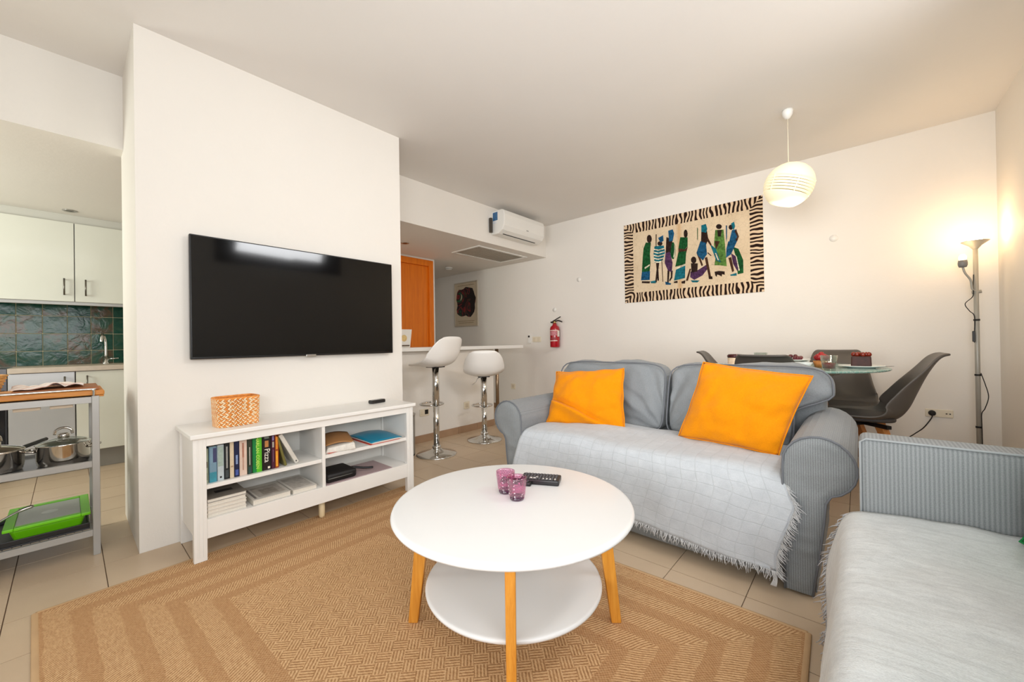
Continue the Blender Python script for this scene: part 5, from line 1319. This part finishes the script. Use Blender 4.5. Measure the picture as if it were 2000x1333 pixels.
b = MB().box(-5.11, -5.085, -.555, .645, 1.385, 1.409).build('light_rail', SILVER, None); tag(b, 'grey light rail under the wall cabinets', 'rail')
def lower(nm, label, cat, y0, y1, hy, m, hm=True):
    r = thing(nm, label, cat, (-4.8, (y0 + y1) / 2, 0), 0)
    MB().box(XK + .001, -4.824, y0, y1, .155, .822).build('carcass', CAR, r, world=True)
    MB().box(-4.88, -4.862, y0, y1, .001, .155).build('plinth', mat('plinth_grey', (150, 148, 142), .4, .2), r, world=True)
    o = MB().box(-4.822, -4.803, y0 + .002, y1 - .002, .160, .818).build('door', m, r, world=True, bevel=.0015)
    bar_handle('handle', o, -4.803, hy, .655, .785)
    return r
lower('base_cabinet', 'white base cabinet with a bar handle next to the pillar', 'cabinet', .042, .645, .105, GLOSSW)
lower('dishwasher', 'grey fronted dishwasher below the left of the worktop', 'dishwasher', -.302, .038, -.018, mat('dishwasher_grey', (196, 196, 198), .22, .25, var=.02))
o = MB().box(XK + .012, -4.785, -.302, .645, .823, .862).build('worktop', mat('beige_worktop', (202, 186, 168), .35, var=.05, vscale=30), None, bevel=.002); tag(o, 'beige kitchen worktop over the base cabinets', 'worktop')
r = thing('cooker', 'dark grey freestanding cooker at the far left of the kitchen', 'cooker', (-4.8, -.62, 0))
MB().box(XK + .012, -4.83, -.90, -.306, .04, .86).build('body', mat('cooker_grey', (92, 92, 96), .3, .4), r, world=True, bevel=.003)
o = MB().box(-4.83, -4.805, -.89, -.316, .15, .70).build('oven_door', mat('oven_glass', (30, 30, 34), .1), r, world=True, bevel=.003)
MB().tube([(-4.785, -.85, .67), (-4.785, -.36, .67)], .008, 10).build('handle', STEEL, o, world=True, smooth=True)
t = NT('glazed_green_tile'); geo = t.n('ShaderNodeNewGeometry').outputs['Position']; oi = t.n('ShaderNodeObjectInfo').outputs['Random']
n1 = t.noise(geo, 9, 5, .6, .8)
f = t.math('ADD', t.math('MULTIPLY', n1, .75), t.math('MULTIPLY', oi, .28))
c = t.ramp(f, [(.30, lin((8, 48, 38))), (.46, lin((20, 68, 54))), (.56, lin((48, 74, 56))), (.66, lin((86, 66, 48))), (.78, lin((28, 76, 60)))])
t.base(c, .16, 0, .22); t.bump(t.noise(geo, 12, 3, .5, .6), .22, .010)
GTILE = t.m
gb = MB().box(XK + .0002, XK + .004, -.73, .66, .862, 1.405).build('backsplash_mortar', mat('tile_grout_beige', (206, 192, 160), .9), kw)
zr = [(.8635, .988), (.991, 1.142), (1.145, 1.300), (1.303, 1.404)]; cache = {}
for ci in range(9):
    ya = -.728 + ci * .1457 + .0012
    for ri, (za, zb) in enumerate(zr):
        if ri in cache:
            o = cache[ri].copy(); COL.objects.link(o); o.parent = kw
        else:
            o = MB().box(XK + .003, XK + .0075, 0, .1425, za, zb).build('tile', GTILE, kw, bevel=.002, bseg=1); cache[ri] = o
        o.location = (0, ya, 0)
fa = thing('kitchen_tap', 'chrome gooseneck kitchen tap beside the pillar', 'tap', (-5.28, .235, .862))
MB().lathe([(0, 0), (.026, 0), (.026, .006), (.020, .012), (.018, .07), (0, .07)], (0, 0, 0), 24).build('body', CHROME, fa, smooth=True)
MB().tube(smoothpath([(0, 0, .06), (0, 0, .18), (.004, -.005, .235), (.03, -.016, .268), (.062, -.026, .262), (.078, -.030, .225), (.080, -.031, .205)], 6), .011, 12).build('spout', CHROME, fa, smooth=True)
MB().tube([(0, .018, .045), (.01, .085, .050)], .006, 8).build('lever', CHROME, fa, smooth=True)

# ---- kitchen trolley
cart = thing('kitchen_trolley', 'silver metal kitchen trolley with three shelves at the left edge', 'trolley', (-3.03, -.26, 0))
xa, xb3, ya, yb4 = -2.806, -3.235, .088, -.62
for x in (xa, xb3):
    for y in (ya, yb4):
        MB().box(x - .013, x + .013, y - .013, y + .013, .0, .772).build('post', SILVER, cart, world=True, bevel=.002)
for z in (.757, .445, .112):
    b = MB()
    for x in (xa, xb3): b.box(x - .010, x + .010, yb4 + .013, ya - .013, z - .018, z + .012)
    for y in (ya, yb4): b.box(xb3 + .010, xa - .010, y - .010, y + .010, z - .018, z + .012)
    b.build('shelf_frame', SILVER, cart, world=True, bevel=.001, bseg=1)
MB().box(xb3 + .01, xa - .01, yb4 + .01, ya - .01, .438, .446).build('shelf', mat('trolley_steel_shelf', (120, 120, 122), .3, .7), cart, world=True)
b = MB()
for k in range(26):
    y = yb4 + .02 + (ya - yb4 - .04) * k / 25; b.bar((xb3, y, .112), (xa, y, .112), .003, .003)
for k in range(16):
    x = xb3 + .02 + (xa - xb3 - .04) * k / 15; b.bar((x, yb4, .109), (x, ya, .109), .003, .003)
b.build('wire_shelf', mat('wire_grey', (150, 150, 150), .4, .5), cart, world=True, kind='stuff')
MB().box(xb3 + .01, xa - .01, yb4 + .01, ya - .01, .752, .762).build('shelf', SILVER, cart, world=True)
for (y0, y1) in ((-.165, -.085), (-.058, .015)):
    MB().box(-2.86, -2.835, y0, y1, .722, .738).build('under_handle', mat('pale_beech_strip', (222, 204, 180), .5), cart, world=True, bevel=.002)
rr_ = MB().tube(smoothpath([(xa, ya - .006, .770), (xa, ya - .006, .795), (xa, ya - .012, .803), (xa, ya - .03, .805), (xa, -.3, .805), (xa, yb4 + .02, .805), (xa, yb4 + .008, .79), (xa, yb4 + .008, .77)], 5), .0045, 8).build('top_rail', CHROME, cart, world=True, smooth=True)
bd = thing('chopping_board', 'thick honey coloured chopping board on top of the trolley', 'chopping board', (-2.99, -.26, .773))
MB().box(-3.19, -2.818, -.63, .120, .773, .797).build('board', BUTCHER, bd, world=True, bevel=.006, bseg=3)
MB().box(-3.19, -2.818, .085, .118, .766, .7725).build('end_grip', BUTCHER, bd, world=True, bevel=.002)
o = MB().box(-3.17, -2.85, -.17, .103, .7975, .813).build('serving_board', DARKWOOD, None, bevel=.004); tag(o, 'darker wooden board lying on the honey coloured board', 'chopping board')
t = NT('striped_tea_towel'); v = t.coord(); x, y, z = t.sep(v)
s_ = t.math('GREATER_THAN', t.math('SINE', t.math('MULTIPLY', t.math('ADD', x, t.math('MULTIPLY', y, .3)), 150.0)), .72)
t.base(t.mix(t.math('MULTIPLY', s_, .6), lin((238, 226, 218)), lin((206, 150, 132))), .9); t.bump(t.noise(v, 300, 2), .2, .001)
def towel(u, w):
    y = -.175 + .225 * u; x = -3.10 + .235 * w + .02 * math.sin(u * 6)
    zz = .8165 + .024 * abs(noise.noise(Vector((x * 14, y * 16, 1)))) + .010 * math.exp(-((u - .55) / .16) ** 2) * (.5 + .5 * w)
    if u < .12: zz -= .0 
    return (x, y, zz)
o = MB().grid(towel, 40, 30).build('tea_towel', t.m, None, smooth=True, solid=.003, offset=1); tag(o, 'crumpled white tea towel with pink stripes on the boards', 'tea towel')
wk = thing('wicker_basket', 'small wicker basket cut by the left edge of the picture', 'basket', (-2.99, -.285, .798))
WK = mat('wicker', (204, 150, 84), .7, var=.25, vscale=50)
b = MB()
for k in range(13):
    z = .004 + k * .0068; rad = .068 + .026 * (k / 12)
    b.tube([((rad + .003 * math.sin(9 * a + k * PI)) * math.cos(a), (rad + .003 * math.sin(9 * a + k * PI)) * math.sin(a), z) for a in [2 * PI * i / 40 for i in range(40)]], .0042, 6, True)
b.build('weave', WK, wk, smooth=True, kind='stuff'); MB().lathe([(0, .0), (.066, .0), (.066, .006), (0, .006)], (0, 0, 0), 28).build('bottom', WK, wk)
# pots on the middle shelf
POT = mat('polished_pot_steel', (205, 200, 192), .10, 1.0, var=.02)
def pot(nm, label, loc, r_, h, rz, long_handle=False):
    p = thing(nm, label, 'pot', loc, rz)
    pr = [(0, 0), (r_ * .90, 0), (r_ * .95, .006), (r_ * .95, h * .16), (r_ * .98, h * .18), (r_ * .98, h * .26), (r_, h * .30), (r_, h * .95), (r_ * 1.04, h), (r_ * .97, h), (r_ * .96, h * .3), (0, h * .1)]
    MB().lathe(pr, (0, 0, 0), 48).build('body', POT, p, smooth=False).data.polygons.foreach_set('use_smooth', [True] * 48 * 0 + [True] * len(p.children[0].data.polygons))
    ld = MB().lathe([(0, h + .026), (r_ * .3, h + .024), (r_ * .75, h + .014), (r_ * 1.0, h + .004), (r_ * 1.03, h + .001), (r_ * .95, h - .002), (0, h + .018)], (0, 0, 0), 48).build('lid', GLS if not long_handle else POT, p, smooth=True)
    MB().lathe([(0, h + .022), (.020, h + .022), (.020, h + .040), (.014, h + .046), (0, h + .047)], (0, 0, 0), 24).build('knob', POT, ld, smooth=True)
    MB().tube(smoothpath([(0, -.030, h + .040), (0, -.024, h + .062), (0, 0, h + .072), (0, .024, h + .062), (0, .030, h + .040)], 5), .0055, 8).build('lid_handle', POT, ld, smooth=True)
    if long_handle:
        MB().tube(smoothpath([(0, r_, h * .8), (0, r_ + .05, h * .85), (0, r_ + .17, h * .98)], 5), .009, 10).build('handle', BLACK, p, smooth=True)
    else:
        for s in (-1, 1):
            MB().tube(smoothpath([(-.028, s * r_ * .96, h * .72), (-.026, s * (r_ + .026), h * .76), (0, s * (r_ + .034), h * .77), (.026, s * (r_ + .026), h * .76), (.028, s * r_ * .96, h * .72)], 5), .006, 8).build('side_handle', POT, p, smooth=True)
    return p
pot('casserole_pot', 'shiny steel casserole with a lid on the middle trolley shelf', (-2.925, -.016, .4465), .090, .100, math.radians(-12))
pot('saucepan', 'steel saucepan with a dark handle at the left of the middle shelf', (-2.95, -.225, .4465), .088, .095, math.radians(55), True)
# bottom shelf
tr_ = MB()
tr_.box(-3.22, -2.825, -.55, .065, .1255, .131).box(-3.22, -3.212, -.55, .065, .131, .155).box(-2.833, -2.825, -.55, .065, .131, .155).box(-3.212, -2.833, -.55, -.542, .131, .155).box(-3.212, -2.833, .057, .065, .131, .155)
o = tr_.build('oven_tray', BLACK, None, bevel=.002); tag(o, 'black oven tray on the lowest trolley shelf', 'tray')
gd = thing('storage_dish', 'bright green rectangular dish with a frosted lid on the oven tray', 'storage box', (-3.02, -.065, .1315))
LIME = mat('lime_green_plastic', (112, 200, 18), .35, var=.04)
hx, hy = .165, .118
MB().hexa([(-hx * .88, -hy * .86, 0), (hx * .88, -hy * .86, 0), (hx * .88, hy * .86, 0), (-hx * .88, hy * .86, 0)], [(-hx, -hy, .058), (hx, -hy, .058), (hx, hy, .058), (-hx, hy, .058)]).build('dish', LIME, gd, bevel=.012, bseg=3)
b = MB(); e = .016
b.box(-hx - e, hx + e, -hy - e, -hy + e, .058, .072).box(-hx - e, hx + e, hy - e, hy + e, .058, .072).box(-hx - e, -hx + e, -hy + e, hy - e, .058, .072).box(hx - e, hx + e, -hy + e, hy - e, .058, .072)
lid = b.build('lid_rim', LIME, gd, bevel=.003)
MB().box(-hx + e, hx - e, -hy + e, hy - e, .060, .068).build('lid_window', mat('frosted_lid', (176, 180, 172), .45, var=.03), lid, bevel=.003)
MB().lathe([(0, .0684), (.026, .0684), (.028, .0679)], (0, 0, 0), 24).build('lid_mark', mat('frosted_mark', (196, 200, 192), .4), lid, smooth=True)
kn = thing('steel_spatula', 'steel spatula leaning out over the green dish', 'utensil', (-2.90, -.30, .132))
MB().tube(smoothpath([(-.02, -.05, .03), (-.01, .05, .075), (-.005, .14, .125), (-.01, .19, .138)], 6), [.006] * 7 + [.005] * 6 + [.008] * 5 + [.004], 8).build('handle', STEEL, kn, smooth=True)
MB().hexa([(-.055, -.20, .003), (.02, -.20, .003), (.005, -.05, .022), (-.045, -.05, .022)], [(-.055, -.20, .005), (.02, -.20, .005), (.005, -.05, .026), (-.045, -.05, .026)]).build('blade', STEEL, kn)
